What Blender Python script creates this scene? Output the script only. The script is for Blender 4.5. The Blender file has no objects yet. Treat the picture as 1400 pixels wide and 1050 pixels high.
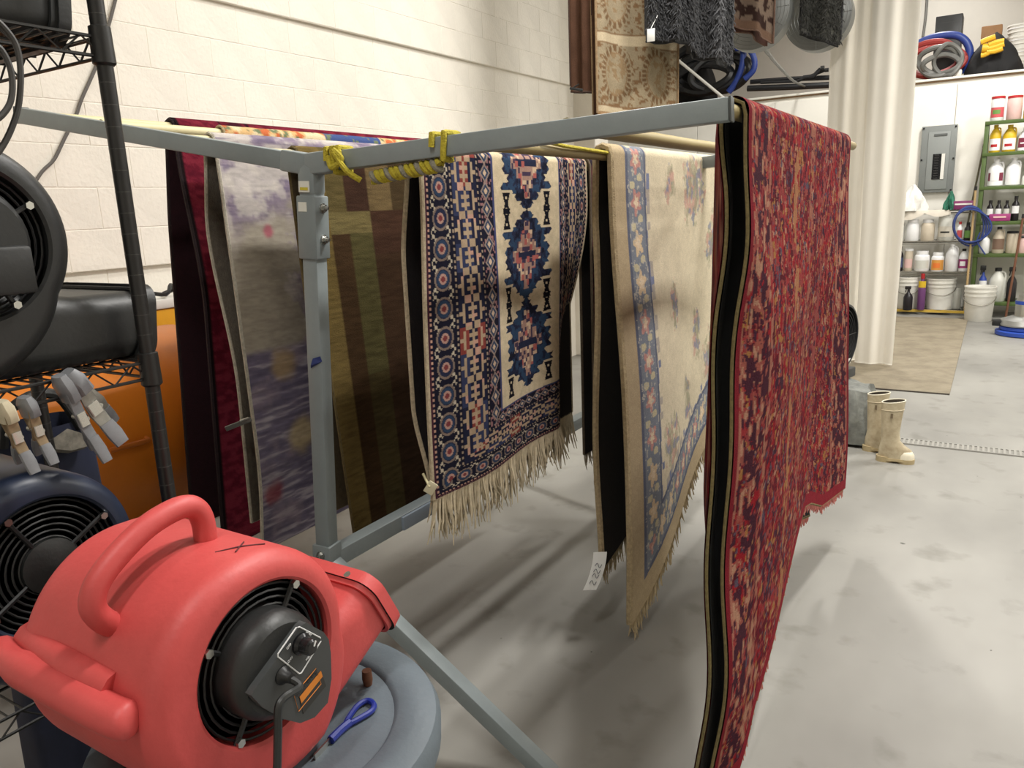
import bpy, bmesh, math, random
import numpy as np
from mathutils import Vector, Matrix
random.seed(7)
rng = np.random.default_rng(5)
S = bpy.context.scene
COL = S.collection
PI = math.pi

# ------------------------------------------------------------------ camera
FPX, CX, CY, CAMH = 1052.0, 700.0, 525.0, 1.68
def _ray(p): return np.array([(p[0]-CX)/FPX, -(p[1]-CY)/FPX, -1.0])
_y = _ray((1367, 257)); _y /= np.linalg.norm(_y)          # vanishing point of the left wall
_z = -_ray((890, 5125)); _z -= _y*_y.dot(_z); _z /= np.linalg.norm(_z)
ROT = np.array([np.cross(_y, _z), _y, _z])
CPOS = np.array([0, 0, CAMH])
def onX(p, x): d = ROT@_ray(p); return CPOS+d*x/d[0]
def onY(p, y): d = ROT@_ray(p); return CPOS+d*y/d[1]
def onZ(p, z=0.0): d = ROT@_ray(p); return CPOS+d*(z-CAMH)/d[2]
def atD(p, dep): return CPOS+ROT@_ray(p)*dep
cam = bpy.data.cameras.new('camera'); camo = bpy.data.objects.new('camera', cam); COL.objects.link(camo)
m4 = np.eye(4); m4[:3, :3] = ROT; m4[:3, 3] = CPOS
camo.matrix_world = Matrix(m4.tolist())
cam.sensor_width = 36; cam.lens = FPX/1400*36; cam.clip_start = .02; cam.clip_end = 100
S.camera = camo

# ------------------------------------------------------------------ world, lights, exposure
w = bpy.data.worlds.new('world'); S.world = w; w.use_nodes = True
w.node_tree.nodes['Background'].inputs[0].default_value = (1, .95, .88, 1)
w.node_tree.nodes['Background'].inputs[1].default_value = .25
S.view_settings.view_transform = 'Standard'; S.view_settings.look = 'None'
S.view_settings.gamma = 1; S.view_settings.use_curve_mapping = False
S.view_settings.exposure = 0.0
CEIL = 5.6
# ceiling lamps: x, y, z, power, length, width (the lamp housings are built with the ceiling)
LAMPS = [(.2, 3.07, 4.9, 185, .9, .25), (-.3, -.9, 4.9, 70, 1.2, .3), (2.4, 7.4, 5.0, 215, 1.2, .3), (3.8, 3.2, 5.0, 80, 1.2, .3), (.3, 10.4, 5.0, 150, 1.2, .3), (-2.2, 10.4, 5.0, 70, 1.2, .3), (3.6, 9.5, 5.0, 90, 1.2, .3), (-1.0, 13.7, 5.3, 60, 1.2, .3), (-1.8, 4.48, 4.9, 95, .45, .25)]  # the fill behind the camera and the loft lamp are added for brightness
LAMPCOL = (1.0, .975, .93)

# ------------------------------------------------------------------ helpers
def lin(c):
    c = np.asarray(c, float)/255.0
    return np.where(c <= .04045, c/12.92, ((c+.055)/1.055)**2.4)
def C4(r, g, b): v = lin((r, g, b)); return (v[0], v[1], v[2], 1)
MATS = {}
def mat(name, rgb, rough=.6, metal=0, var=.0, vscale=8.0, bump=0, bscale=60, rgb2=None, coat=0, trans=0, emis=None, stretch=None, spec=.5, sheen=0):
    if name in MATS: return MATS[name]
    m = bpy.data.materials.new(name); m.use_nodes = True
    nt = m.node_tree; N = nt.nodes; L = nt.links; b = N['Principled BSDF']
    b.inputs['Roughness'].default_value = rough; b.inputs['Metallic'].default_value = metal
    b.inputs['Specular IOR Level'].default_value = spec
    if coat: b.inputs['Coat Weight'].default_value = coat
    if trans: b.inputs['Transmission Weight'].default_value = trans
    if sheen: b.inputs['Sheen Weight'].default_value = sheen
    tc = N.new('ShaderNodeTexCoord'); mp = N.new('ShaderNodeMapping'); L.new(tc.outputs['Object'], mp.inputs[0])
    if stretch: mp.inputs['Scale'].default_value = stretch
    nz = N.new('ShaderNodeTexNoise'); nz.inputs['Scale'].default_value = vscale; nz.inputs['Detail'].default_value = 6; nz.inputs['Roughness'].default_value = .65
    L.new(mp.outputs[0], nz.inputs['Vector'])
    cr = N.new('ShaderNodeValToRGB'); c1 = np.array(C4(*rgb)); c2 = np.array(C4(*rgb2)) if rgb2 else np.append(c1[:3]*(1-var), 1)
    cr.color_ramp.elements[0].position = .36; cr.color_ramp.elements[1].position = .62
    cr.color_ramp.elements[0].color = c2; cr.color_ramp.elements[1].color = c1
    L.new(nz.outputs[0], cr.inputs[0]); L.new(cr.outputs[0], b.inputs['Base Color'])
    if bump:
        n2 = N.new('ShaderNodeTexNoise'); n2.inputs['Scale'].default_value = bscale; n2.inputs['Detail'].default_value = 4
        L.new(mp.outputs[0], n2.inputs['Vector'])
        bp = N.new('ShaderNodeBump'); bp.inputs['Strength'].default_value = bump; bp.inputs['Distance'].default_value = .01
        L.new(n2.outputs[0], bp.inputs['Height']); L.new(bp.outputs[0], b.inputs['Normal'])
    if emis:
        b.inputs['Emission Color'].default_value = (*emis[:3], 1); b.inputs['Emission Strength'].default_value = emis[3]
    MATS[name] = m; return m
def tag(o, label, cat, group=None, kind=None):
    o['label'] = label; o['category'] = cat
    if group: o['group'] = group
    if kind: o['kind'] = kind
    return o
ORG = {}
def empty(name, loc):
    o = bpy.data.objects.new(name, None); o.empty_display_size = .1; COL.objects.link(o)
    o.location = [float(v) for v in loc]; ORG[o.name] = np.array(loc, float); return o
def thing(name, loc, label, cat, group=None): return tag(empty(name, loc), label, cat, group)
def worg(p):
    o = np.zeros(3)
    while p is not None: o = o+ORG.get(p.name, np.zeros(3)); p = p.parent
    return o
def catmull(P, n=6, closed=False):
    P = [np.array(p, float) for p in P]; out = []
    N = len(P)
    for i in range(N if closed else N-1):
        g = lambda k: P[k % N] if closed else P[min(max(k, 0), N-1)]
        p0, p1, p2, p3 = g(i-1), g(i), g(i+1), g(i+2)
        for j in range(n):
            t = j/n
            out.append(.5*((2*p1)+(-p0+p2)*t+(2*p0-5*p1+4*p2-p3)*t*t+(-p0+3*p1-3*p2+p3)*t**3))
    if not closed: out.append(P[-1])
    return out
class MB:
    def __init__(s): s.v = []; s.f = []
    def add(s, v, f):
        o = len(s.v); s.v += [tuple(map(float, p)) for p in v]; s.f += [tuple(o+i for i in q) for q in f]; return s
    def box(s, c, size, R=None, ch=0):
        x, y, z = [q/2 for q in size]; c = np.array(c, float)
        if ch:
            k = min(ch, x*.9, y*.9, z*.9); pts = []; R = np.eye(3) if R is None else R
            bm = bmesh.new(); bmesh.ops.create_cube(bm, size=1)
            for v in bm.verts: v.co = (v.co.x*2*x, v.co.y*2*y, v.co.z*2*z)
            bmesh.ops.bevel(bm, geom=bm.edges[:], offset=k, segments=2, affect='EDGES', profile=.5)
            bm.verts.index_update()
            V = [R@np.array(v.co)+c for v in bm.verts]; F = [[v.index for v in f.verts] for f in bm.faces]; bm.free()
            return s.add(V, F)
        pts = np.array([[a*x, b*y, d*z] for a in (-1, 1) for b in (-1, 1) for d in (-1, 1)])
        if R is not None: pts = pts@np.asarray(R).T
        return s.add(pts+c, [(0, 1, 3, 2), (4, 6, 7, 5), (0, 4, 5, 1), (2, 3, 7, 6), (0, 2, 6, 4), (1, 5, 7, 3)])
    def beam(s, a, b, wd, hd, side=(0, 1, 0), ch=0):   # box from a to b; wd along side, hd along the third axis
        a = np.array(a, float); b = np.array(b, float); d = b-a; l = np.linalg.norm(d); d /= l
        sd = np.array(side, float); sd -= d*sd.dot(d); sd /= np.linalg.norm(sd); u = np.cross(d, sd)
        return s.box((a+b)/2, (l, wd, hd), np.array([d, sd, u]).T, ch)
    def tube(s, P, r, seg=8, closed=False, caps=True):
        P = [np.array(p, float) for p in P]; n = len(P); rr = r if hasattr(r, '__len__') else [r]*n
        T = []
        for i in range(n):
            a = P[(i-1) % n] if (closed or i) else P[0]; b = P[(i+1) % n] if (closed or i < n-1) else P[-1]
            t = b-a; T.append(t/(np.linalg.norm(t)+1e-12))
        ref = np.array([0, 0, 1.0]) if abs(T[0][2]) < .9 else np.array([1.0, 0, 0])
        nn = ref-T[0]*ref.dot(T[0]); nn /= np.linalg.norm(nn); V = []
        for i in range(n):
            nn = nn-T[i]*nn.dot(T[i]); nn /= np.linalg.norm(nn)+1e-12; bb = np.cross(T[i], nn)
            for k in range(seg):
                a = 2*PI*k/seg; V.append(P[i]+rr[i]*(math.cos(a)*nn+math.sin(a)*bb))
        F = []
        for i in range(n if closed else n-1):
            j = (i+1) % n
            for k in range(seg): F.append((i*seg+k, i*seg+(k+1) % seg, j*seg+(k+1) % seg, j*seg+k))
        if caps and not closed: F.append(tuple(range(seg-1, -1, -1))); F.append(tuple((n-1)*seg+k for k in range(seg)))
        return s.add(V, F)
    def lathe(s, prof, o, axis='z', seg=24, sx=1, sy=1):   # prof: (r, h) list
        o = np.array(o, float); V = []; F = []; n = len(prof)
        for r, h in prof:
            for k in range(seg):
                a = 2*PI*k/seg; c, d = r*math.cos(a)*sx, r*math.sin(a)*sy
                V.append(o+(np.array([c, d, h]) if axis == 'z' else np.array([h, c, d]) if axis == 'x' else np.array([c, h, d])))
        for i in range(n-1):
            for k in range(seg): F.append((i*seg+k, i*seg+(k+1) % seg, (i+1)*seg+(k+1) % seg, (i+1)*seg+k))
        if prof[0][0] > 1e-6: F.append(tuple(range(seg-1, -1, -1)))
        if prof[-1][0] > 1e-6: F.append(tuple((n-1)*seg+k for k in range(seg)))
        return s.add(V, F)
    def grid(s, G):
        G = np.asarray(G); a, b = G.shape[:2]
        idx = np.arange(a*b).reshape(a, b)
        F = np.stack([idx[:-1, :-1], idx[:-1, 1:], idx[1:, 1:], idx[1:, :-1]], -1).reshape(-1, 4)
        return s.add(G.reshape(-1, 3), F.tolist())
    def build(s, name, m, parent=None, smooth=True, origin=None):
        me = bpy.data.meshes.new(name)
        if parent is not None: o3 = worg(parent); mine = np.zeros(3)
        else:
            o3 = np.array(origin, float) if origin is not None else np.zeros(3)
        V = (np.array(s.v)-o3)
        me.from_pydata(V.tolist(), [], s.f); me.materials.append(m)
        ob = bpy.data.objects.new(name, me); COL.objects.link(ob)
        if parent is not None: ob.parent = parent; ORG[ob.name] = np.zeros(3)
        else: ob.location = o3.tolist(); ORG[ob.name] = o3
        bm = bmesh.new(); bm.from_mesh(me); bmesh.ops.recalc_face_normals(bm, faces=bm.faces); bm.to_mesh(me); bm.free()
        if smooth:
            me.shade_smooth(); me.set_sharp_from_angle(angle=math.radians(38))
        return ob
def struct(o): o['kind'] = 'structure'; return o
def copy_tree(o, parent=None):
    c = o.copy(); COL.objects.link(c); c.parent = parent
    for ch in list(o.children): copy_tree(ch, c)
    return c
def text_mesh(name, txt, size, m, parent, M, ext=.0003):
    cu = bpy.data.curves.new(name, 'FONT'); cu.body = txt; cu.size = size; cu.align_x = 'CENTER'; cu.align_y = 'CENTER'; cu.extrude = ext
    t = bpy.data.objects.new(name, cu); me = bpy.data.meshes.new_from_object(t); bpy.data.objects.remove(t)
    ob = bpy.data.objects.new(name, me); me.materials.clear(); me.materials.append(m); COL.objects.link(ob); ob.parent = parent
    ob.matrix_local = M; return ob
# value noise for woven patterns
def vnoise(x, y, seed=0):
    r = np.random.default_rng(seed); T = r.random((256, 256))
    xi = np.floor(x).astype(int); yi = np.floor(y).astype(int); fx = x-xi; fy = y-yi
    fx = fx*fx*(3-2*fx); fy = fy*fy*(3-2*fy)
    g = lambda a, b: T[a & 255, b & 255]
    return (g(xi, yi)*(1-fx)+g(xi+1, yi)*fx)*(1-fy)+(g(xi, yi+1)*(1-fx)+g(xi+1, yi+1)*fx)*fy
def fbm(x, y, seed=0, o=4):
    s = 0; a = 1; t = 0
    for i in range(o): s = s+a*vnoise(x*2**i, y*2**i, seed+i); t += a; a *= .55
    return s/t
def cell(x, y, seed=0):
    r = np.random.default_rng(seed); T = r.random((256, 256))
    return T[np.floor(x).astype(int) & 255, np.floor(y).astype(int) & 255]
def sst(a, b, x): t = np.clip((x-a)/(b-a), 0, 1); return t*t*(3-2*t)
def mixc(c, m, rgb): m = np.asarray(m, float)[..., None]; return c*(1-m)+lin(rgb)*m

# ------------------------------------------------------------------ setting
WX = -4.0; FY = 12.6
M_wall = mat('painted_block', (238, 232, 220), .75, var=.07, vscale=3, bump=.35, bscale=45)
M_wall2 = mat('painted_panel', (236, 233, 224), .6, var=.05, vscale=1.5, bump=.1, bscale=20)
M_trim = mat('panel_trim', (225, 222, 212), .55, var=.06)
def floor_mat():
    m = bpy.data.materials.new('sealed_concrete'); m.use_nodes = True; nt = m.node_tree; N = nt.nodes; L = nt.links; b = N['Principled BSDF']
    tc = N.new('ShaderNodeTexCoord')
    def noise(sc, det, st=(1, 1, 1)):
        mp = N.new('ShaderNodeMapping'); mp.inputs['Scale'].default_value = st; L.new(tc.outputs['Object'], mp.inputs[0])
        n = N.new('ShaderNodeTexNoise'); n.inputs['Scale'].default_value = sc; n.inputs['Detail'].default_value = det; L.new(mp.outputs[0], n.inputs['Vector']); return n
    n1 = noise(.9, 5, (1, .55, 1)); r1 = N.new('ShaderNodeValToRGB'); L.new(n1.outputs[0], r1.inputs[0])
    r1.color_ramp.elements[0].position = .35; r1.color_ramp.elements[0].color = C4(126, 124, 119)
    r1.color_ramp.elements[1].position = .6; r1.color_ramp.elements[1].color = C4(152, 150, 144)
    n2 = noise(5, 8); r2 = N.new('ShaderNodeValToRGB'); L.new(n2.outputs[0], r2.inputs[0])
    r2.color_ramp.elements[0].position = .28; r2.color_ramp.elements[0].color = (.55, .54, .5, 1)
    r2.color_ramp.elements[1].position = .42; r2.color_ramp.elements[1].color = (1, 1, 1, 1)
    mx = N.new('ShaderNodeMix'); mx.data_type = 'RGBA'; mx.blend_type = 'MULTIPLY'; mx.inputs[0].default_value = .55
    L.new(r1.outputs[0], mx.inputs['A']); L.new(r2.outputs[0], mx.inputs['B'])
    n3 = noise(14, 2); r3 = N.new('ShaderNodeValToRGB'); L.new(n3.outputs[0], r3.inputs[0])
    r3.color_ramp.elements[0].position = .215; r3.color_ramp.elements[0].color = (.12, .12, .1, 1)
    r3.color_ramp.elements[1].position = .235; r3.color_ramp.elements[1].color = (1, 1, 1, 1)
    m2 = N.new('ShaderNodeMix'); m2.data_type = 'RGBA'; m2.blend_type = 'MULTIPLY'; m2.inputs[0].default_value = .8
    L.new(mx.outputs['Result'], m2.inputs['A']); L.new(r3.outputs[0], m2.inputs['B']); L.new(m2.outputs['Result'], b.inputs['Base Color'])
    b.inputs['Roughness'].default_value = .42; b.inputs['Specular IOR Level'].default_value = .35
    n4 = noise(3, 4); mr = N.new('ShaderNodeMapRange'); mr.inputs[3].default_value = .34; mr.inputs[4].default_value = .6; L.new(n4.outputs[0], mr.inputs[0]); L.new(mr.outputs[0], b.inputs['Roughness'])
    return m
X0, X1, Y0, Y1 = -7.0, 6.0, -3.5, 15.2
struct(MB().box(((X0+X1)/2, (Y0+Y1)/2, -.05), (X1-X0, Y1-Y0, .1)).build('floor', floor_mat(), smooth=False))
struct(MB().box(((X0+X1)/2, (Y0+Y1)/2, CEIL+.05), (X1-X0, Y1-Y0, .1)).build('ceiling', mat('ceiling_paint', (215, 212, 205), .8, var=.05), smooth=False))
struct(MB().box((X1+.05, (Y0+Y1)/2, CEIL/2), (.1, Y1-Y0, CEIL)).build('wall_right', M_wall2, smooth=False))
struct(MB().box(((X0+X1)/2, Y0-.05, CEIL/2), (X1-X0, .1, CEIL)).build('wall_behind', M_wall2, smooth=False))
struct(MB().box((X0-.05, (Y0+Y1)/2, CEIL/2), (.1, Y1-Y0, CEIL)).build('wall_beyond', M_wall2, smooth=False))
struct(MB().box(((X0+X1)/2, Y1+.05, CEIL/2), (X1-X0, .1, CEIL)).build('wall_loft', mat('loft_paint', (205, 202, 194), .7, var=.06, vscale=2), smooth=False))
# block wall: bands that step outwards upwards, blocks proud of the joints
WE = 7.8
wl = struct(MB().box((WX-.25, (Y0+WE)/2, CEIL/2), (.5, WE-Y0, CEIL)).build('wall_left', M_wall, smooth=False))
def block_mesh(l, h, d):
    me = bpy.data.meshes.new('block'); c = .0035; y, z = l/2, h/2
    V = [(0, -y, -z), (0, y, -z), (0, y, z), (0, -y, z), (d, -y+c, -z+c), (d, y-c, -z+c), (d, y-c, z-c), (d, -y+c, z-c)]
    me.from_pydata(V, [], [(4, 5, 6, 7), (0, 1, 5, 4), (1, 2, 6, 5), (2, 3, 7, 6), (3, 0, 4, 7)]); me.materials.append(M_wall); return me
CH = .2095
for i_, (z0_, z1_, d_) in enumerate([(1.45, 2.918, .03), (2.918, CEIL, .06)]):
    MB().box((WX+d_/2, (Y0+WE)/2, (z0_+z1_)/2), (d_, WE-Y0, z1_-z0_)).build('wall_band', M_wall, wl, smooth=False)
bands = [(1.45-2*CH, 2, 0), (1.45, 7, .03), (2.918, 5, .06)]
for zb, nc, dd in bands:
    bmesh_ = {k: block_mesh(.405, CH-.0015, .0022+k*.0006) for k in range(3)}
    for j in range(nc):
        y = .55+(.2 if j % 2 else 0)
        while y < WE-.3:
            o = bpy.data.objects.new('block', bmesh_[random.randrange(3)]); COL.objects.link(o); o.parent = wl
            o.location = (WX+dd, y+.2, zb+CH*(j+.5)+random.uniform(-.0012, .0012)); y += .406
struct(MB().box((WX+.03, WE+.16, CEIL/2), (.5, .34, CEIL), ch=.01).build('wall_pilaster', M_wall, smooth=False))
# far partition with storage deck on top
wf = struct(MB().box((-.5, FY+.08, 1.56), (13, .14, 3.12)).build('wall_far', M_wall2, smooth=False))
px = -6.6
while px < 5.4:
    MB().box((px+.6, FY, 1.55), (1.194, .03, 3.05), ch=.004).build('panel', M_wall2, wf, smooth=False); px += 1.2
struct(MB().box((-.5, FY+1.28, 3.145), (13, 2.6, .05)).build('loft_deck', mat('deck_board', (150, 120, 90), .7, var=.2, vscale=4), smooth=False))
struct(MB().box((-.5, FY-.03, 3.155), (13, .04, .03), ch=.006).build('trim_1', M_trim, smooth=False))
DK = 3.17
# ceiling lamps
M_lampg = mat('lamp_glow', (255, 250, 240), .5, emis=(1, .95, .86, 2.0))
M_lampw = mat('lamp_housing', (230, 230, 228), .4)
LNAME = ['ceiling lamp above the drying rack', 'fill lamp added behind the camera', 'ceiling lamp above the floor drain', 'ceiling lamp over the open floor beside the rack', 'ceiling lamp in front of the electrical panel', 'ceiling lamp over the hanging fans', 'ceiling lamp over the floor scrubber', 'lamp added to brighten the storage loft', 'ceiling lamp nearest the tan hanging rug']
for i, (lx, ly, lz, pw, ll, lw) in enumerate(LAMPS):
    t = thing('ceiling_lamp', (lx, ly, lz), 'long white '+LNAME[i], 'lamp', 'ceiling lamps')
    MB().box((lx, ly, lz+.05), (lw+.06, ll+.06, .07), ch=.01).build('housing', M_lampw, t)
    MB().box((lx, ly, lz+.006), (lw, ll, .012)).build('diffuser', M_lampg, t, smooth=False)
    for s_ in (-1, 1): MB().tube([(lx, ly+s_*ll*.4, lz+.08), (lx, ly+s_*ll*.4, CEIL)], .006, 6).build('suspension_rod', M_lampw, t)
    ld = bpy.data.lights.new('lamp_light', 'AREA'); ld.shape = 'RECTANGLE'; ld.size = lw; ld.size_y = ll; ld.energy = pw; ld.color = LAMPCOL
    lo = bpy.data.objects.new('lamp_light', ld); COL.objects.link(lo); lo.parent = t; lo.location = (0, 0, -.02)

# ------------------------------------------------------------------ drying rack
M_steel = mat('grey_enamel', (140, 149, 151), .42, var=.12, vscale=6, bump=.05, bscale=80)
M_steel_d = mat('grey_enamel_sleeve', (134, 143, 145), .42, var=.12, vscale=6)
M_bolt = mat('zinc_bolt', (190, 190, 185), .3, 1)
M_pole = mat('bamboo_tan_pole', (158, 142, 96), .55, var=.25, vscale=5, stretch=(1, .1, 1))
M_pole_w = mat('cream_pole', (222, 212, 168), .5, var=.15, vscale=5, stretch=(1, .2, 1))
K = np.array([-1.642, 1.608, 1.821]); a9 = math.radians(9)
FN = np.array([-math.sin(a9), math.cos(a9), 0])       # frame normal
LE = np.array([-2.756, 1.431, 2.041]); RE = np.array([-.522, 1.785, 1.873]); PB = np.array([-1.72, 1.595, .615])
FR = np.array([-.99, 1.71, 0.0]); FL = np.array([-2.42, 1.485, 0.0])
TS = .05
rack = thing('drying_rack', (K[0], K[1], 0), 'grey steel rug drying rack with Y-shaped arms carrying long poles', 'drying rack')
def frame(K, LE, RE, PB, FR, FL, FN):
    def part(nm, a, b, s_=TS, m=M_steel): return MB().beam(a, b, s_, s_, FN, ch=.004).build(nm, m, rack)
    al = part('arm', K, LE); ar = part('arm', K, RE)
    for e, ax in ((LE, al), (RE, ar)):
        d = (e-K)/np.linalg.norm(e-K)
        MB().beam(e, e+d*.006, TS+.004, TS+.004, FN, ch=.003).build('end_cap', mat('dark_cap', (70, 74, 74), .5), ax)
    up = (K-PB)/np.linalg.norm(K-PB)
    post = part('post', PB, K-up*.02)
    MB().beam(K-up*.26, K-up*.085, TS+.014, TS+.014, FN, ch=.004).build('sleeve', M_steel_d, post)
    # rounded yoke joining both arms and the post
    y_ = MB()
    y_.beam(K-up*.085, K+up*.012, TS+.008, TS+.008, FN, ch=.012)
    for e in (LE, RE):
        d = (e-K)/np.linalg.norm(e-K); y_.beam(K-d*.01, K+d*.085, TS+.008, TS+.008, FN, ch=.006)
    y_.build('yoke', M_steel, rack)
    for q, nm in ((FR, 'leg'), (FL, 'leg')):
        lg = part(nm, PB, q+np.array([0, 0, .025]))
        MB().box(q+np.array([0, 0, .014]), (.07, .07, .028), ch=.006).build('foot', mat('rubber_foot', (40, 40, 40), .8), lg)
    MB().beam(PB-up*.05, PB+up*.06, TS+.016, TS+.016, FN, ch=.004).build('gusset', M_steel_d, rack)
    side = np.cross(up, FN)
    for q, dirn in ((K-up*.118, -side), (K-up*.205, -side), (PB+up*.03, -FN)):
        b0 = q+dirn*(TS/2+.006)
        bo = MB().tube([b0, b0+dirn*.006], .014, 12).tube([b0+dirn*.006, b0+dirn*.014], .010, 6).tube([b0+dirn*.014, b0+dirn*.022], .005, 8).build('bolt', M_bolt, post)
    return post
post = frame(K, LE, RE, PB, FR, FL, FN)
# far frame, its right end nearer than its left
a2 = math.radians(-21); FN2 = np.array([-math.sin(a2), math.cos(a2), 0]); K2 = np.array([-1.642, 3.72, 1.821])
rel = lambda P, P0: np.array([(P-P0)[0], -(P-P0)[1]*2.5, (P-P0)[2]])
frame(K2, K2+rel(LE, K), K2+rel(RE, K), K2+rel(PB, K), np.array([-1.47, 3.68, 0]), np.array([-2.62, 3.95, 0]), FN2)
MB().beam(PB+np.array([.002, .03, .0]), K2+rel(PB, K)-np.array([0, .03, 0]), .056, .056, (1, 0, 0), ch=.004).build('long_rail', M_steel, rack)
MB().beam(PB+np.array([.034, .33, .0]), PB+np.array([.034, .50, .0]), .012, .05, (1, 0, 0), ch=.003).build('rail_clip', mat('pale_blue_tape', (140, 152, 165), .5), rack)
# stickers and blue tape on the post
up = (K-PB)/np.linalg.norm(K-PB); sideL = np.cross(up, FN)
def on_front(t, s_, off): return K-up*t+(-sideL)*s_-FN*off
def sticker(nm, t, s_, wd, hd, m, off): MB().beam(on_front(t-hd/2, s_, off), on_front(t+hd/2, s_, off), .0016, wd, FN).build(nm, m, post, smooth=False)
M_stk = mat('white_sticker', (225, 225, 215), .6); M_stky = mat('yellow_print', (205, 190, 60), .6)
sticker('sticker', .06, -.004, .036, .03, M_stk, .0298); sticker('sticker_print', .066, -.004, .026, .008, M_stky, .0308)
sticker('sticker', .115, -.01, .028, .026, M_stk, .0328)
bt = on_front(.56, .0, .026)
MB().add([bt+up*.02+(-sideL)*.024, bt+up*.005+(-sideL)*.03, bt-up*.02-(-sideL)*.012, bt-up*.008-(-sideL)*.004+FN*-.01, bt+up*.012+FN*-.004], [(0, 1, 2, 3, 4)]).build('blue_tape', mat('blue_tape', (38, 52, 110), .5), post, smooth=False)
# poles
AL = lambda x: LE+(K-LE)*(x-LE[0])/(K[0]-LE[0])
AR = lambda x: K+(RE-K)*(x-K[0])/(RE[0]-K[0])
POLES = {'r1': (-2.688, 2.032), 'r2': (-2.436, 1.989), 'r3': (-2.146, 1.925), 'r4': (-1.877, 1.868), 'E': (-1.406, 1.832), 'D': (-1.179, 1.848), 'C': (-.907, 1.869), 'F': (-.535, 1.874)}
PR = .017
for k_, (x, z) in POLES.items():
    ya = (AL(x) if x < K[0] else AR(x))[1]+.02
    far = K2+rel(LE, K)*((K2[0]-x)/(K2[0]-(K2+rel(LE, K))[0])) if x < K2[0] else K2+rel(RE, K)*((x-K2[0])/(rel(RE, K)[0]))
    yb = 3.58 if k_ == 'F' else far[1]+.06
    MB().tube([(x, ya, z), (x, (ya+yb)/2, z-.004), (x, yb, z)], PR if k_ != 'C' else .02, 12).build('pole', M_pole_w if k_ in ('r1', 'r2', 'r3', 'r4') else M_pole, rack)

# ------------------------------------------------------------------ rugs over the poles
def rug_mat(name, bump=.5, bs=260, st=(1, 1, 1), rough=.95, gain=1.0):
    m = bpy.data.materials.new(name); m.use_nodes = True; nt = m.node_tree; N = nt.nodes; L = nt.links; b = N['Principled BSDF']
    at = N.new('ShaderNodeAttribute'); at.attribute_name = 'weave'
    tc = N.new('ShaderNodeTexCoord'); mp = N.new('ShaderNodeMapping'); mp.inputs['Scale'].default_value = st; L.new(tc.outputs['Object'], mp.inputs[0])
    nz = N.new('ShaderNodeTexNoise'); nz.inputs['Scale'].default_value = bs; nz.inputs['Detail'].default_value = 3; L.new(mp.outputs[0], nz.inputs['Vector'])
    mr = N.new('ShaderNodeMapRange'); mr.inputs[3].default_value = .72*gain; mr.inputs[4].default_value = 1.28*gain; L.new(nz.outputs[0], mr.inputs[0])
    mx = N.new('ShaderNodeMix'); mx.data_type = 'RGBA'; mx.blend_type = 'MULTIPLY'; mx.inputs[0].default_value = 1
    L.new(at.outputs['Color'], mx.inputs['A']); L.new(mr.outputs[0], mx.inputs['B']); L.new(mx.outputs['Result'], b.inputs['Base Color'])
    b.inputs['Roughness'].default_value = rough; b.inputs['Specular IOR Level'].default_value = .06
    bp = N.new('ShaderNodeBump'); bp.inputs['Strength'].default_value = bump; bp.inputs['Distance'].default_value = .004
    L.new(nz.outputs[0], bp.inputs['Height']); L.new(bp.outputs[0], b.inputs['Normal']); return m
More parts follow.
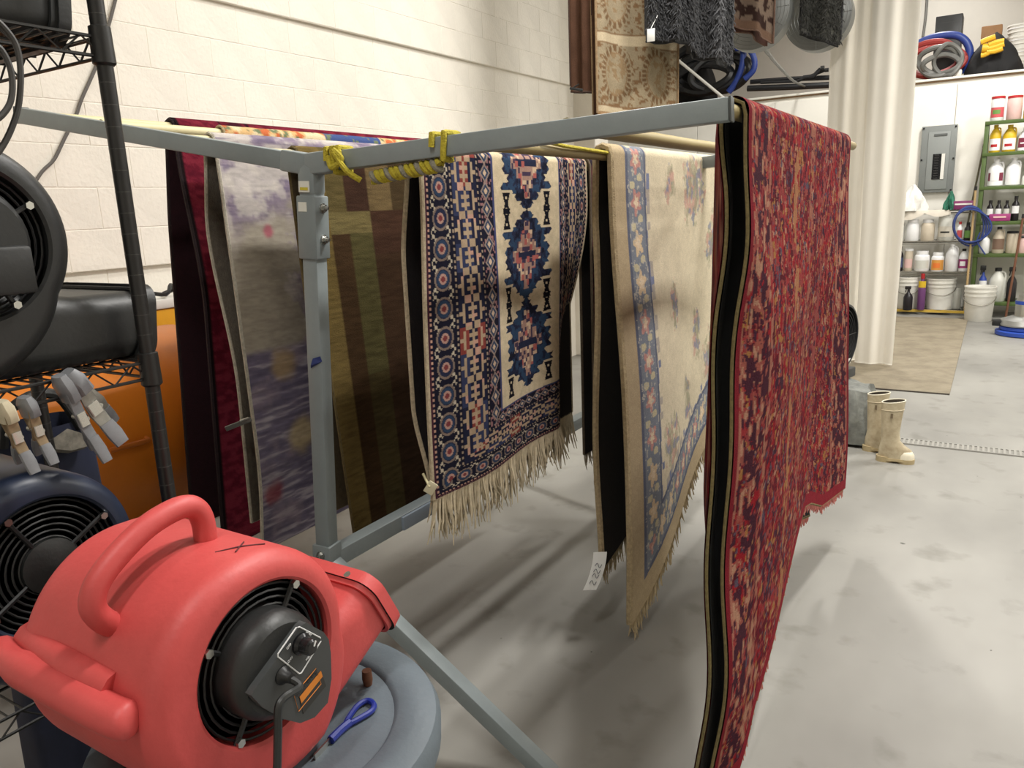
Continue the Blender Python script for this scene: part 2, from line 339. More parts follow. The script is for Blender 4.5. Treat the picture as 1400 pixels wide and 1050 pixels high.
def rug(label, pole, ya, yb, Lf, Lb, ru, rv, pat, back_rgb, bind_rgb, fringe=None, fx=None, fy=None, th=.009, rr=.03, lowback=True, bind=.006, sag=None, backrows=40, matargs={}, group=None, name='rug'):
    """rug draped over a pole along y. Lf/Lb: length of the front (+x) / back flap as functions of u in 0..1"""
    Xp, Zp = POLES[pole] if isinstance(pole, str) else pole
    W = yb-ya
    fx = fx or (lambda u, d, sd: 0*u); fy = fy or (lambda u, d, sd: 0*u)
    arc = PI*rr/2
    def pos(u, d, sd, off=0.0):
        """d: distance along the flap measured from the crest; off: inwards from the pile side"""
        r = rr-off
        ang = np.minimum(d/arc, 1)*PI/2; dd = np.maximum(d-arc, 0)
        z = Zp+r*np.cos(ang)-dd; x = Xp+sd*r*np.sin(ang)+fx(u, dd, sd)
        if sag is not None: z = z-sag(u, d)
        y = ya+u*W+fy(u, dd, sd)
        return np.stack([x, y, z], -1)
    u1 = np.linspace(0, 1, ru)
    def surf(us, vs_f, vs_b, off):
        U, VF = np.meshgrid(us, vs_f); DF = VF*(Lf(U)+arc)
        U2, VB = np.meshgrid(us, vs_b); DB = VB*(Lb(U2)+arc)
        return U, DF, pos(U, DF, 1, off), U2, DB, pos(U2, DB, -1, off)
    U, DF, GF, U2, DB, GB = surf(u1, np.linspace(0, 1, rv), np.linspace(1, 0, backrows), 0)
    b = MB()
    G = np.concatenate([GB[:-1], GF], 0)
    Lfu = Lf(U)+arc; Lbu = Lb(U2)+arc
    colF = pat(U*W, DF, Lfu-DF, np.ones_like(U), W)
    colB = pat(U2*W, DB, Lbu-DB, -np.ones_like(U2), W)
    col = np.concatenate([colB[:-1], colF], 0)
    b.grid(G); nv = G.shape[0]*G.shape[1]; nf = len(b.f)
    # backing
    us = np.linspace(0, 1, 24)
    _, _, gf, _, _, gb = surf(us, np.linspace(0, 1, 40), np.linspace(1, 0, 40), th)
    b.grid(np.concatenate([gb[:-1], gf], 0))
    org = (Xp, (ya+yb)/2, Zp)
    me = bpy.data.meshes.new(name); V = np.array(b.v)-np.array(org)
    me.from_pydata(V.tolist(), [], b.f)
    mm = rug_mat('woven_'+label.split()[0]+'_'+str(len(MATS)), **matargs); me.materials.append(mm)
    me.materials.append(mat('backing_%d_%d_%d' % back_rgb, back_rgb, .95, var=.25, vscale=60, bump=.3, bscale=200))
    ca = me.color_attributes.new('weave', 'FLOAT_COLOR', 'POINT')
    cc = np.ones((len(V), 4), np.float32); cc[:nv, :3] = col.reshape(-1, 3); cc[nv:, :3] = lin(back_rgb); ca.data.foreach_set('color', cc.ravel())
    mi = np.zeros(len(b.f), np.int32); mi[nf:] = 1; me.polygons.foreach_set('material_index', mi)
    me.shade_smooth()
    ob = bpy.data.objects.new(name, me); COL.objects.link(ob); ob.location = org; ORG[ob.name] = np.array(org)
    tag(ob, label, 'rug', group)
    # bound edges: one loop round the whole rug
    loop = []
    v1 = np.linspace(0, 1, 60)
    def edge(u, sd): uu = np.full_like(v1, u); L_ = (Lf if sd > 0 else Lb)(uu)+arc; return pos(uu, v1*L_, sd, th/2)
    M_b = mat('binding_%d_%d_%d' % bind_rgb, bind_rgb, .9, var=.3, vscale=90, bump=.5, bscale=250)
    bi = MB()
    bi.tube(list(edge(0, -1)[::-1])+list(edge(0, 1)[1:]), bind, 6)
    bi.tube(list(edge(1, -1)[::-1])+list(edge(1, 1)[1:]), bind, 6)
    for sd in (1, -1):
        uu = np.linspace(0, 1, 40); L_ = (Lf if sd > 0 else Lb)(uu)+arc; bi.tube(list(pos(uu, L_, sd, th/2)), th*.55, 6)
    bi.build('edge_binding', M_b, ob)
    if fringe:
        rgb, ln, n, wid = fringe; fr = MB()
        for sd in (1, -1):
            for i in range(n):
                u = (i+.5+random.uniform(-.4, .4))/n; u = min(max(u, .003), .997)
                ua = np.array([u]); p = pos(ua, (Lf if sd > 0 else Lb)(ua)+arc, sd, th/2)[0]
                l = ln*random.uniform(.6, 1.25); dx, dy = random.uniform(-.015, .02)*ln/.1, random.uniform(-.03, .03)*ln/.1
                P = [p+np.array([0, 0, .004]), p+np.array([dx*.2, dy*.25, -l*.35]), p+np.array([dx*.6, dy*.5, -l*.7]), p+np.array([dx, dy, -l])]
                fr.tube(P, [wid*1.1, wid, wid*.9, wid*.4], 4, caps=False)
        f_ = fr.build('fringe', mat('fringe_%d_%d_%d' % rgb, rgb, .95, var=.25, vscale=40), ob); f_['kind'] = 'stuff'
    return ob, pos
const = lambda v: (lambda u: v+0*u)

# --- navy and cream rug with star medallions
CRM = (206, 190, 160); NVY = (42, 46, 68); NVD = (30, 30, 44); TEAL = (50, 66, 90); PNK = (190, 150, 132); RST = (128, 62, 56); BLK = (24, 24, 32)
def motif_disc(c, U, V, cu, cv, r, rgb, rgb2=None, sx=1.0):
    q = np.hypot((U-cu)/sx, V-cv); c = mixc(c, q < r, rgb)
    if rgb2: c = mixc(c, q < r*.5, rgb2)
    return c
def pat_star(u, d, b, sd, W):
    z = b
    c = np.ones(u.shape+(3,))*lin(NVD)
    n1 = fbm(u*60, d*60, 3)
    # distance from outer boundary following side edges and bottom (mitred)
    zz = z*1.9; ur = (W-u)*1.6; e = np.minimum(np.minimum(u, ur), zz)
    al = np.where(zz < np.minimum(u, ur), u, z)           # running coordinate along the border
    # outer guard, e < .04
    g = (np.floor(al/.008) % 2 == 0)
    c = mixc(c, (e < .012), (70, 40, 52)); c = mixc(c, (e > .012) & (e < .022) & g, PNK)
    # rosette band .03 .. .115
    inb = (e > .028) & (e < .118)
    c = mixc(c, inb, NVD)
    pa = (al % .088)-.044; pb = e-.073
    rr_ = np.hypot(pa, pb)
    k = cell(np.floor(al/.088)+7, 0*al, 21)
    c = mixc(c, inb & (rr_ < .036), (128, 112, 102)); c = mixc(c, inb & (rr_ < .029), NVY)
    c = mixc(c, inb & (rr_ < .026) & (k > .5), TEAL); c = mixc(c, inb & (rr_ < .016), (176, 140, 128)); c = mixc(c, inb & (rr_ < .009), (120, 60, 62))
    tri = inb & (rr_ > .036) & ((np.floor(al/.011)+np.floor(e/.011)) % 2 == 0) & (np.abs(np.abs(pa)-np.abs(pb)) < .012)
    c = mixc(c, tri, (188, 176, 156))
    # dotted guard stripes
    for a0 in (.122, .262):
        c = mixc(c, (e > a0) & (e < a0+.014), NVD); c = mixc(c, (e > a0+.003) & (e < a0+.011) & (np.floor(al/.009) % 2 == 0), (158, 140, 122))
    # key-pattern band .136 .. .262
    kb = (e > .137) & (e < .261)
    pa = al % .084; pe = e-.137; i = np.floor(pa/.012).astype(int); j = np.floor(pe/.0138).astype(int)
    KP = np.array([list(r) for r in ['..##.##..', '.#..#..#.', '.#.###.#.', '##..#..##', '.#.###.#.', '.#..#..#.', '..##.##..']])
    hit = KP[np.clip(i, 0, 6), np.clip(j, 0, 8)] == '#'
    cellk = cell(np.floor(al/.084), np.floor(pe/.042), 31)
    c = mixc(c, kb, (54, 60, 88)); c = mixc(c, kb & (cellk > .55), (36, 38, 58)); c = mixc(c, kb & (cellk < .22), RST)
    c = mixc(c, kb & hit, (172, 150, 124)); c = mixc(c, kb & hit & (cell(al/.024, pe/.03, 5) > .72), PNK)
    # inner small-rosette band .276 .. .35
    ib = (e > .276) & (e < .352); pa = (al % .055)-.0275; pb = e-.314; q = np.abs(pa)+np.abs(pb)
    c = mixc(c, ib, NVD); c = mixc(c, ib & (q < .030), (150, 132, 122)); c = mixc(c, ib & (q < .022), TEAL); c = mixc(c, ib & (q < .011), (200, 175, 150))
    c = mixc(c, ib & (cell(u/.008, d/.008, 8) > .8) & (q > .03), (150, 110, 110))
    c = mixc(c, (e > .352) & (e < .362), (70, 74, 110))
    # cream field
    fld = e > .362
    ivory = lin(CRM)*(0.93+.14*n1[..., None]); c = np.where(fld[..., None], ivory, c)
    for kk in range(5):
        cz = .375+.31*kk
        du = (u-.575)/1.35; dz = z-cz
        au, az = np.abs(du), np.abs(dz)
        # stepped star outline
        st = np.floor(az/.0125)*.0125
        lim = np.where(st < .03, .118, np.where(st < .058, .098, np.where(st < .078, .128, np.where(st < .10, .082, np.where(st < .118, .062, .045-(st-.118)*.9)))))
        saw = .013*np.abs(((z/.03) % 1)-.5)*2
        star = fld & (au < lim-saw) & (az < .156)
        tint = fbm(u*45, z*45, 11+kk)
        c = mixc(c, star, NVY); c = mixc(c, star & (tint > .52), (50, 70, 96)); c = mixc(c, star & (tint < .36), (30, 32, 46))
        lim2 = np.where(az < .02, .075, np.where(az < .05, .05, np.where(az < .085, .03, .014)))
        inner = star & (au < lim2) & (az < .118)
        c = mixc(c, inner, (164, 132, 118)); c = mixc(c, inner & (cell(u/.014, z/.014, 40+kk) > .55), (70, 58, 78)); c = mixc(c, inner & (cell(u/.014, z/.014, 50+kk) > .8), (205, 178, 150)); c = mixc(c, inner & (az < .012) & (au < .05), NVY)
        c = mixc(c, inner & (cell(u/.02, z/.02, 60+kk) > .86), (170, 96, 90))
        for su in (-1, 1):
            for sz in (-1, 1):
                x_, z_ = du-su*.102, dz-sz*.130
                hr = fld & (np.abs(z_) < .034) & (np.abs(x_) < .008+.30*np.abs(z_)) & ~((np.abs(z_) > .014) & (np.abs(z_) < .022) & (np.abs(x_) < .004))
                c = mixc(c, hr, BLK)
    return c*(.82+.26*n1[..., None])
def fx_star(u, d, sd):
    f = .018*np.sin(u*9-.6)*sst(0, .5, d)-.17*sst(.72, 1.0, u)*sst(.1, .9, d)*(sd > 0)
    return np.where(sd > 0, f, -.035*sst(0, .3, d)+.05*sst(.72, 1.0, d)*sst(.3, 0, u)+.01*np.sin(u*9)*d)
def fy_star(u, d, sd): return np.where(sd > 0, .02*sst(.0, .12, .12-d)*0-.03*sst(0, 1, d)*(1-u), -.05*sst(.55, 1., d)*0-.01*d)
star, pos_star = rug('navy and ivory rug with blue star medallions and long cream fringe', 'E', 1.77, 2.80, lambda u: 1.01-.02*u, const(1.0), 270, 520, pat_star, (34, 28, 30), (196, 180, 152), ((206, 192, 164), .135, 240, .0038), fx_star, fy_star, th=.008, rr=.028, bind=.0075, matargs=dict(bs=330, bump=.35))
# --- dark rug further along the same pole
def pat_dark(u, d, b, sd, W):
    n = fbm(u*40, d*40, 9); e = np.minimum(np.minimum(u, W-u), b)
    c = np.ones(u.shape+(3,))*lin((38, 30, 38)); c = mixc(c, n > .58, (92, 52, 54)); c = mixc(c, (e > .03) & (e < .05), (80, 74, 88)); c = mixc(c, (e > .05) & (e < .14) & (cell(u/.02, d/.03, 2) > .7), (120, 100, 96))
    return c
rug('dark navy patterned rug hanging beyond the star medallion rug', 'E', 2.84, 3.56, const(1.33), const(1.2), 50, 120, pat_dark, (40, 34, 32), (110, 96, 80), ((170, 158, 136), .06, 80, .003), th=.009, matargs=dict(bs=260))

# --- cream floral rug
def pat_cream(u, d, b, sd, W):
    n = fbm(u*14, d*14, 4); nf = fbm(u*70, d*70, 14)
    c = np.ones(u.shape+(3,))*lin((206, 194, 168)); c = c*(.9+.2*n[..., None])
    e = np.minimum(u, b)                                   # near edge and bottom carry the blue border
    al = np.where(u < b, d, u*1.3)
    bd = (e > .115) & (e < .275); gu = ((e > .10) & (e < .122)) | ((e > .272) & (e < .290))
    c = mixc(c, e < .115, (176, 158, 128)); c = c*(1-.0*n[..., None])
    c = mixc(c, bd, (124, 129, 138)); c = mixc(c, gu, (96, 100, 116))
    k = np.floor(al/.15); ph = al-(k+.5)*.15; kk = cell(k+3, 0*k, 71); pe = e-.195
    q = np.hypot(ph/1.0, pe*1.05); ang = np.arctan2(pe, ph); pet = .042*(1+.28*np.cos(5*ang+k))
    c = mixc(c, bd & (q < pet), (206, 182, 150)); c = mixc(c, bd & (q < pet) & (kk > .45), (186, 138, 130)); c = mixc(c, bd & (q < pet*.5), (216, 196, 168))
    q2 = np.hypot((np.abs(ph)-.062)/.7, pe-.035*np.sign(ph)); c = mixc(c, bd & (q2 < .024), (190, 180, 150)); c = mixc(c, bd & (nf > .68), (178, 172, 160))
    g2 = (e > .290) & (e < .33); c = mixc(c, g2 & (cell(al/.03, e/.05, 6) > .45), (168, 160, 150)); c = mixc(c, g2 & (cell(al/.03, e/.05, 6) > .8), (120, 126, 150))
    f = e > .33
    # field sprays and a central medallion
    def spray(c, cu, cd, su, s2, dens, seed):
        m = np.exp(-(((u-cu)/su)**2+((d-cd)/s2)**2)); x = fbm(u*30, d*22, seed, 3)
        c = mixc(c, f*sst(dens-.04, dens+.04, x*m)*.7, (174, 164, 142)); y = fbm(u*34, d*26, seed+9, 3)
        c = mixc(c, f*sst(dens*1.12-.03, dens*1.12+.03, y*m)*.75, (188, 146, 134)); y = fbm(u*34, d*26, seed+19, 3)
        c = mixc(c, f*sst(dens*1.2-.03, dens*1.2+.03, y*m)*.75, (124, 130, 150)); y = fbm(u*40, d*30, seed+29, 3)
        return mixc(c, f*sst(dens*1.15-.03, dens*1.15+.03, y*m)*.6, (144, 144, 118))
    for (cu, cd, su, s2) in [(.55, .16, .10, .12), (.85, .17, .22, .26), (.57, .66, .09, .16), (.93, .82, .09, .2), (1.12, .42, .12, .2), (.46, 1.22, .2, .2), (1.15, 1.02, .2, .3), (.75, 1.1, .1, .16)]:
        c = spray(c, cu, cd, su, s2, .40, int(cu*100+cd*37))
    return c*(.83+.2*nf[..., None])
def fx_cream(u, d, sd):
    f = .03*np.sin(u*6+.6)*sst(.1, .9, d)+.05*sst(.2, 1.6, d)-.07*sst(.0, .35, .12-u)*0
    return np.where(sd > 0, f, -.012*sst(0, .25, d)+.012*np.sin(d*5)*d)
cream, pos_cream = rug('thick ivory rug with pale floral sprays and blue-grey border', 'D', 2.53, 3.95, lambda u: 1.76-.58*u, lambda u: 1.55-.3*u, 190, 460, pat_cream, (40, 34, 30), (184, 164, 128), ((190, 172, 138), .085, 230, .0034), fx_cream, lambda u, d, sd: .02*np.sin(d*2.5)*(1-u), th=.02, rr=.038, bind=.013, matargs=dict(bs=200, bump=.3))

# --- red rug
def pat_red(u, d, b, sd, W):
    c = np.ones(u.shape+(3,))*lin((132, 22, 32)); n = fbm(u*16, d*12, 1); nf = fbm(u*110, d*60, 2)
    warp = .012*(fbm(u*9, d*9, 77, 2)-.5); uw, dw = u+warp, d+warp
    def flecks(c, su, s2, th_, rgb, seed, m=1): x = fbm(uw*su, dw*s2, seed, 3); return mixc(c, sst(th_-.01, th_+.01, x)*m, rgb)
    c = mixc(c, sst(.54, .58, n), (92, 18, 32)); c = mixc(c, sst(.4, .36, n), (138, 44, 48))
    for (su, s2, t, rgb, sd_) in [(46, 30, .61, (134, 66, 60), 5), (50, 32, .66, (160, 122, 100), 6), (40, 24, .64, (30, 28, 46), 7), (62, 44, .63, (126, 56, 56), 8), (56, 38, .68, (146, 106, 60), 9), (60, 36, .69, (66, 72, 86), 10), (80, 54, .62, (66, 18, 30), 12)]:
        c = flecks(c, su, s2, t, rgb, sd_)
    for (cu, rgb, t) in [(.52, (150, 108, 76), .46), (.74, (140, 94, 78), .5), (.95, (130, 70, 66), .5)]:
        m = np.exp(-((u-cu)/.06)**2); x = fbm(u*50, d*30, int(cu*100), 3); c = mixc(c, x*m > t, rgb)
    for e in (u, W-u):                                    # navy side borders with salmon motifs
        bd = (e > .03) & (e < .2); x = fbm(uw*38, dw*26, 31, 3)
        c = mixc(c, (e < .03), (104, 22, 34)); c = mixc(c, bd & (x < .52), (36, 26, 40)); y = fbm(uw*42, dw*24, 33, 3)
        c = mixc(c, bd & (y > .58), (136, 78, 68)); c = mixc(c, bd & (y > .68), (160, 124, 102)); g = ((e > .03) & (e < .045)) | ((e > .2) & (e < .222))
        c = mixc(c, g & (cell(u/.012, d/.02, 3) > .4), (148, 100, 84))
    c = mixc(c, b < .05, (124, 32, 44))
    c = c*.82+lin((118, 40, 44))*.18
    return c*(.8+.4*nf[..., None])
def fx_red(u, d, sd):
    wob = .012*np.sin(d*5.2+.8)*sst(0, .4, d)+.010*np.sin(d*9.5)*sst(.1, .5, d)
    near = sst(.14, 0, u)
    f = -.02*sst(.3, 1.7, d)+.02*np.sin(u*7)*sst(.1, .8, d)+.03*sst(.1, .6, d)*sst(1.0, .3, d)*.4
    return np.where(sd > 0, f+wob*near-.008*near*sst(.2, .6, d), -.125*sst(0, .3, u)*sst(1.75, 1.0, d)+.035*sst(0, .08, u)*sst(1.3, 1.75, d)-.02*sst(.3, 1.7, d)+.012*near*sst(.02, .2, d)+.9*wob*near)
def len_red(u): return np.interp(u, [0, .1, .18, .35, .53, .64, .7, .8, 1], [1.855, 1.84, 1.69, 1.57, 1.45, 1.36, 1.39, 1.48, 1.55])
red, pos_red = rug('red oriental rug with dense pink and navy flecks on the highest pole', 'F', 1.855, 3.30, len_red, lambda u: len_red(u)-.01*sst(.05, .2, u), 190, 820, pat_red, (14, 11, 11), (128, 114, 74), ((206, 128, 120), .035, 220, .003), fx_red, lambda u, d, sd: np.where(sd > 0, .44*sst(.3, 1.5, d)*u*u-.03*sst(.4, 1.8, d)*(1-u), -.03*d*(1-u)), th=.016, rr=.036, bind=.0046, matargs=dict(bs=240, bump=.5))

# --- lavender distressed rug
def pat_lav(u, d, b, sd, W):
    x = fbm(u*9, d*9, 3, 5); s = fbm(u*5, d*110, 6, 2); t = fbm(u*16, d*16, 9, 4)
    c = np.ones(u.shape+(3,))*lin((186, 178, 174))
    c = mixc(c, sst(.37, .5, x)*.9, (136, 122, 142)); c = mixc(c, sst(.5, .62, x*.5+s*.5)*.8, (104, 94, 116)); c = mixc(c, sst(.54, .68, t)*.55, (206, 198, 188))
    # plain worn grey area near the edge, streaky blue-violet panel below
    gm = sst(.30, .2, u+.5*(t-.5)-.05)*sst(.28, .42, d+.3*(x-.5)+.3*u)*sst(.80, .74, d); c = mixc(c, gm*.95, (170, 161, 145))
    low = sst(.72, .75, d); st = fbm(u*9+d*3, d*75, 16, 3)
    lc = np.ones(u.shape+(3,))*lin((116, 108, 128)); lc = mixc(lc, sst(.5, .75, st)*.8, (182, 174, 182)); lc = mixc(lc, sst(.45, .25, st)*.5, (86, 82, 102)); lc = mixc(lc, sst(.5, .7, x)*.5, (150, 134, 144))
    for (cu, cd, r, rgb) in [(.17, .80, .06, (178, 152, 112)), (.22, 1.07, .07, (190, 170, 128)), (.06, 1.24, .05, (140, 62, 70)), (.34, .86, .05, (130, 70, 84))]:
        lc = mixc(lc, sst(r*1.3, r*.5, np.hypot(u-cu, (d-cd)*1.0)+.05*(t-.5))*.8, rgb)
    c = c*(1-low[..., None])+lc*low[..., None]
    for (cu, cd) in [(.36, .08), (.37, .20), (.17, .33)]: c = mixc(c, sst(.032, .014, np.hypot(u-cu, d-cd)+.02*(t-.5))*.8, (176, 84, 104))
    f2 = fbm(u*40, d*130, 26, 2); return c*(.66+.3*s[..., None]+.38*f2[..., None])
def fx_lav(u, d, sd):
    return np.where(sd > 0, .025*sst(0, .6, d)*sst(.5, 0, u)+.012*np.sin(d*7)*sst(.2, .0, u)-.02*d, -.03*sst(0, .3, d)+.03*sst(.3, .9, d)+.02*sst(1.3, .7, d)*0)
rug('faded lavender and grey distressed flatweave rug beside the upright post', 'r3', 1.675, 3.3, const(1.40), const(1.30), 190, 330, pat_lav, (120, 112, 100), (196, 188, 172), None, fx_lav, lambda u, d, sd: .04*sst(.2, .8, d)*(1-u)-.03*d*(1-u), th=.006, rr=.028, bind=.006, matargs=dict(bs=380, st=(1, 1, 3), bump=.3))
# --- colourful rug only its crest shows
def pat_col(u, d, b, sd, W):
    x = fbm(u*22, d*22, 5, 3); c = np.ones(u.shape+(3,))*lin((206, 170, 120)); c = mixc(c, x > .55, (190, 104, 66)); c = mixc(c, x < .4, (214, 196, 160)); c = mixc(c, cell(u/.17, 0*d, 7) > .68, (66, 82, 128)); c = mixc(c, fbm(u*40, d*40, 8, 2) > .68, (110, 120, 90))
    return c
rug('multicoloured orange and blue rug between the maroon and lavender rugs', 'r2', 1.95, 3.4, const(.38), const(.6), 160, 60, pat_col, (120, 104, 84), (200, 180, 140), None, None, None, th=.008, rr=.028, bind=.005)
# --- maroon rug
def pat_mar(u, d, b, sd, W):
    x = fbm(u*30, d*60, 5, 3); c = np.ones(u.shape+(3,))*lin((104, 28, 44)); c = mixc(c, sst(.4, .65, x)*.6, (128, 44, 58)); c = mixc(c, sst(.55, .3, x)*.6, (74, 20, 34))
    c = mixc(c, (u > .20) & (u < .21), (44, 14, 26)); q = np.hypot((u-.275)/.038, ((d % .09)-.045)/.036); c = mixc(c, (q < 1), (58, 20, 32)); c = mixc(c, (u > .33) & (u < .345), (44, 14, 26))
    c = mixc(c, u < .012, (28, 20, 22)); return c
rug('deep maroon pile rug with black edges hanging nearest the block wall', 'r1', 1.93, 3.5, const(1.62), const(1.56), 170, 200, pat_mar, (50, 14, 26), (34, 16, 22), None, lambda u, d, sd: np.where(sd > 0, .10*sst(0, .7, d)*sst(.5, .0, u)+.04*d, -.02*sst(0, .4, d)+.03*d), lambda u, d, sd: -.09*d*(1-u), th=.016, rr=.034, bind=.008, matargs=dict(bs=220, bump=.5))
# --- olive and brown block rug
def pat_oli(u, d, b, sd, W):
    c = np.ones(u.shape+(3,))*lin((112, 96, 58)); tw = fbm(u*20, d*140, 4, 2)
    colsT = [(112, 98, 62), (76, 52, 40), (138, 112, 74), (96, 86, 50), (70, 52, 36)]
    uu = u
    def blk(c, u0, u1, d0, d1, rgb): return mixc(c, (uu >= u0) & (uu < u1) & (d >= d0) & (d < d1), rgb)
    a_, b_, c_, e_ = .09, .176, .287, .41; r1, r2 = .22, .295
    c = blk(c, 0, a_, 0, 3, (116, 98, 58)); c = blk(c, a_, b_, 0, r1, (96, 84, 52)); c = blk(c, b_, c_, 0, r1, (66, 46, 36)); c = blk(c, c_, e_, 0, r1, (112, 94, 64)); c = blk(c, e_, .8, 0, r1, (74, 60, 40))
    c = blk(c, a_, c_, r1, r2, (114, 102, 66)); c = blk(c, c_, e_+.2, r1, .37, (72, 50, 38))
    c = blk(c, a_, b_, r2, .9, (70, 52, 34)); c = blk(c, b_, c_, r2, .78, (84, 78, 48)); c = blk(c, c_, e_+.2, .37, 1.0, (66, 48, 34))
    c = blk(c, a_, b_, .9, 1.6, (66, 48, 30)); c = blk(c, b_, c_, .78, 1.6, (76, 66, 40)); c = blk(c, c_, e_+.2, 1.0, 1.6, (56, 40, 28))
    return c*(.56+.6*tw[..., None])
rug('olive and brown colour-block woven rug behind the upright post', 'r4', 1.765, 3.4, const(1.27), const(1.2), 190, 330, pat_oli, (90, 76, 52), (112, 96, 60), None, lambda u, d, sd: np.where(sd > 0, .03*d, 0*u), lambda u, d, sd: .04*d*(1-u), th=.008, rr=.028, bind=.005, matargs=dict(bs=300, bump=.6, st=(1, .6, 1.6)))

# tags
M_paper = mat('paper_tag', (232, 232, 228), .7)
pe = pos_cream(np.array([0.0]), np.array([1.56]), -1)[0]+np.array([.02, -.02, 0])
tg = MB(); ax = np.array([.85, .52, 0]); ax /= np.linalg.norm(ax)
rows = [[pe+np.array([0, -.012, .03])+ax*(s_*.026-.035*t*t)+np.array([0, -.02*t, -.15*t]) for s_ in (-1, 1)] for t in np.linspace(0, 1, 8)]
tg.grid(rows); o = tag(tg.build('paper_tag', M_paper), 'white paper tag with handwriting pinned to the ivory rug corner', 'tag')
ink = MB()
for t in (.35, .5, .62, .8):
    q = pe+np.array([0, -.012, .03])-ax*.035*t*t+np.array([0, -.02*t, -.15*t])+np.array([.003, -.006, 0])
    ink.tube(catmull([q-ax*.014, q-ax*.004+np.array([0, 0, .012]), q+ax*.003-np.array([0, 0, .008]), q+ax*.013+np.array([0, 0, .006])], 4), .0011, 4)
ink.build('handwriting', mat('ink', (60, 60, 70), .7), o)
pt = pos_star(np.array([0.0]), np.array([1.0]), 1)[0]
o = tag(MB().box(pt+np.array([0, -.015, -.01]), (.03, .006, .04), np.array(Matrix.Rotation(.5, 3, 'Z')@Matrix.Rotation(.6, 3, 'Y')), ch=.002).build('cloth_tag', mat('ivory_tag', (214, 206, 176), .8)), 'small ivory tag clipped to the star rug corner', 'tag')
MB().tube([pt+np.array([-.03, -.01, .03]), pt+np.array([0, -.02, -.005])], .004, 6).build('pin', M_pole_w, o)

# yellow rope tied round the right arm
M_rope = mat('yellow_rope', (196, 180, 52), .8, var=.25, vscale=80, bump=.6, bscale=200)
M_rope2 = mat('grey_rope', (150, 146, 130), .85, var=.25, vscale=80, bump=.6, bscale=200)
da = (RE-K)/np.linalg.norm(RE-K); ua = np.cross(da, FN); ua = ua if ua[2] > 0 else -ua
def arm_pt(l, f_, u_): return K+da*l+FN*f_+ua*u_
hw = TS/2+.008
def wrap(l, tilt=.02, n=1.15):
    P = []
    for i in range(int(40*n)+1):
        a = i/40*2*PI; c, s_ = math.cos(a), math.sin(a); q = 1/max(abs(c), abs(s_))*.96
        P.append(arm_pt(l+tilt*a/(2*PI), hw*q*c*-1, hw*q*s_))
    return P
rope = thing('yellow_rope', K+da*.3-np.array([0, 0, .05]), 'knotted yellow rope tied around the right arm of the rack', 'rope')
for l_, t_, n_ in ((.075, .03, 1.5), (.12, -.02, 1.2), (.40, .035, 1.6)): MB().tube(wrap(l_, t_, n_), .008, 8).build('loop', M_rope, rope)
rb = MB()
l0 = arm_pt(.42, -.034, -.035); l1 = arm_pt(.15, -.034, -.035)
rb.tube(catmull([arm_pt(.085, -.035, .01), arm_pt(.10, -.045, -.02), arm_pt(.13, -.04, .0), arm_pt(.11, -.045, .024), arm_pt(.14, -.04, -.03), arm_pt(.17, -.02, -.06)], 6), .008, 8)
rb.build('knot', M_rope, rope)
for k_, mm in ((0, M_rope), (1, M_rope2), (2, M_rope)):
    P = []
    for i in range(60):
        t = i/59; a = t*2*PI*4.5+k_*2*PI/3; base = arm_pt(.20+.21*t, -.005, -.055+.012*t)
        P.append(base+np.array([0, 0, 1])*.012*math.sin(a)+FN*.012*math.cos(a))
    MB().tube(P, .0085, 7).build('braid', mm, rope)
x, z = POLES['D']
yr = tag(MB().tube([(x+.02, 1.72+.35, z+.022), (x+.024, 2.2, z+.012), (x+.022, 2.52, z+.004), (x+.01, 2.58, z-.02)], .006, 7).build('yellow_strap', M_rope), 'taut yellow rope running along the pole to the ivory rug', 'rope')
# clip on lavender rug edge
q = onX((326, 580), -2.12)
o = tag(MB().beam(q+np.array([-.03, -.03, -.012]), q+np.array([.03, .03, .014]), .012, .016, (1, -1, 0), ch=.002).build('metal_clip', mat('dull_metal', (120, 120, 116), .4, .8)), 'small metal clip on the edge of the lavender rug', 'clip')
MB().tube([q+np.array([.01, .0, .012]), q+np.array([.03, .02, .02])], .004, 6).build('lever', M_bolt, o)

# ------------------------------------------------------------------ air movers
M_red = mat('red_plastic', (198, 76, 75), .5, vscale=5, bump=.06, bscale=120, rgb2=(184, 69, 67))
M_blk = mat('black_plastic', (34, 35, 35), .45, var=.25, vscale=7, bump=.06, bscale=100)
M_navy = mat('navy_plastic', (30, 40, 62), .4, var=.25, vscale=7)
M_grl = mat('black_wire', (20, 20, 21), .45); M_dark = mat('near_black', (10, 10, 11), .9)
M_grey = mat('charcoal_panel', (62, 64, 65), .5, var=.1); M_white = mat('white_print', (215, 215, 215), .6); M_orange = mat('orange_print', (206, 124, 40), .6)
def volute(ylen, tilt, pitch):
    A = np.radians([-35, 63, 153, 243, 270, 325]); Rr = [.166, .166, .193, .215, .226, .166]
    P = []
    for a in np.radians(np.linspace(-35, 325, 85))[:-1]: r = np.interp(a, A, Rr); P.append((r*math.cos(a), r*math.sin(a)))
    P = np.array(P); c, s_ = math.cos(pitch), math.sin(pitch)
    return P@np.array([[c, s_], [-s_, c]])
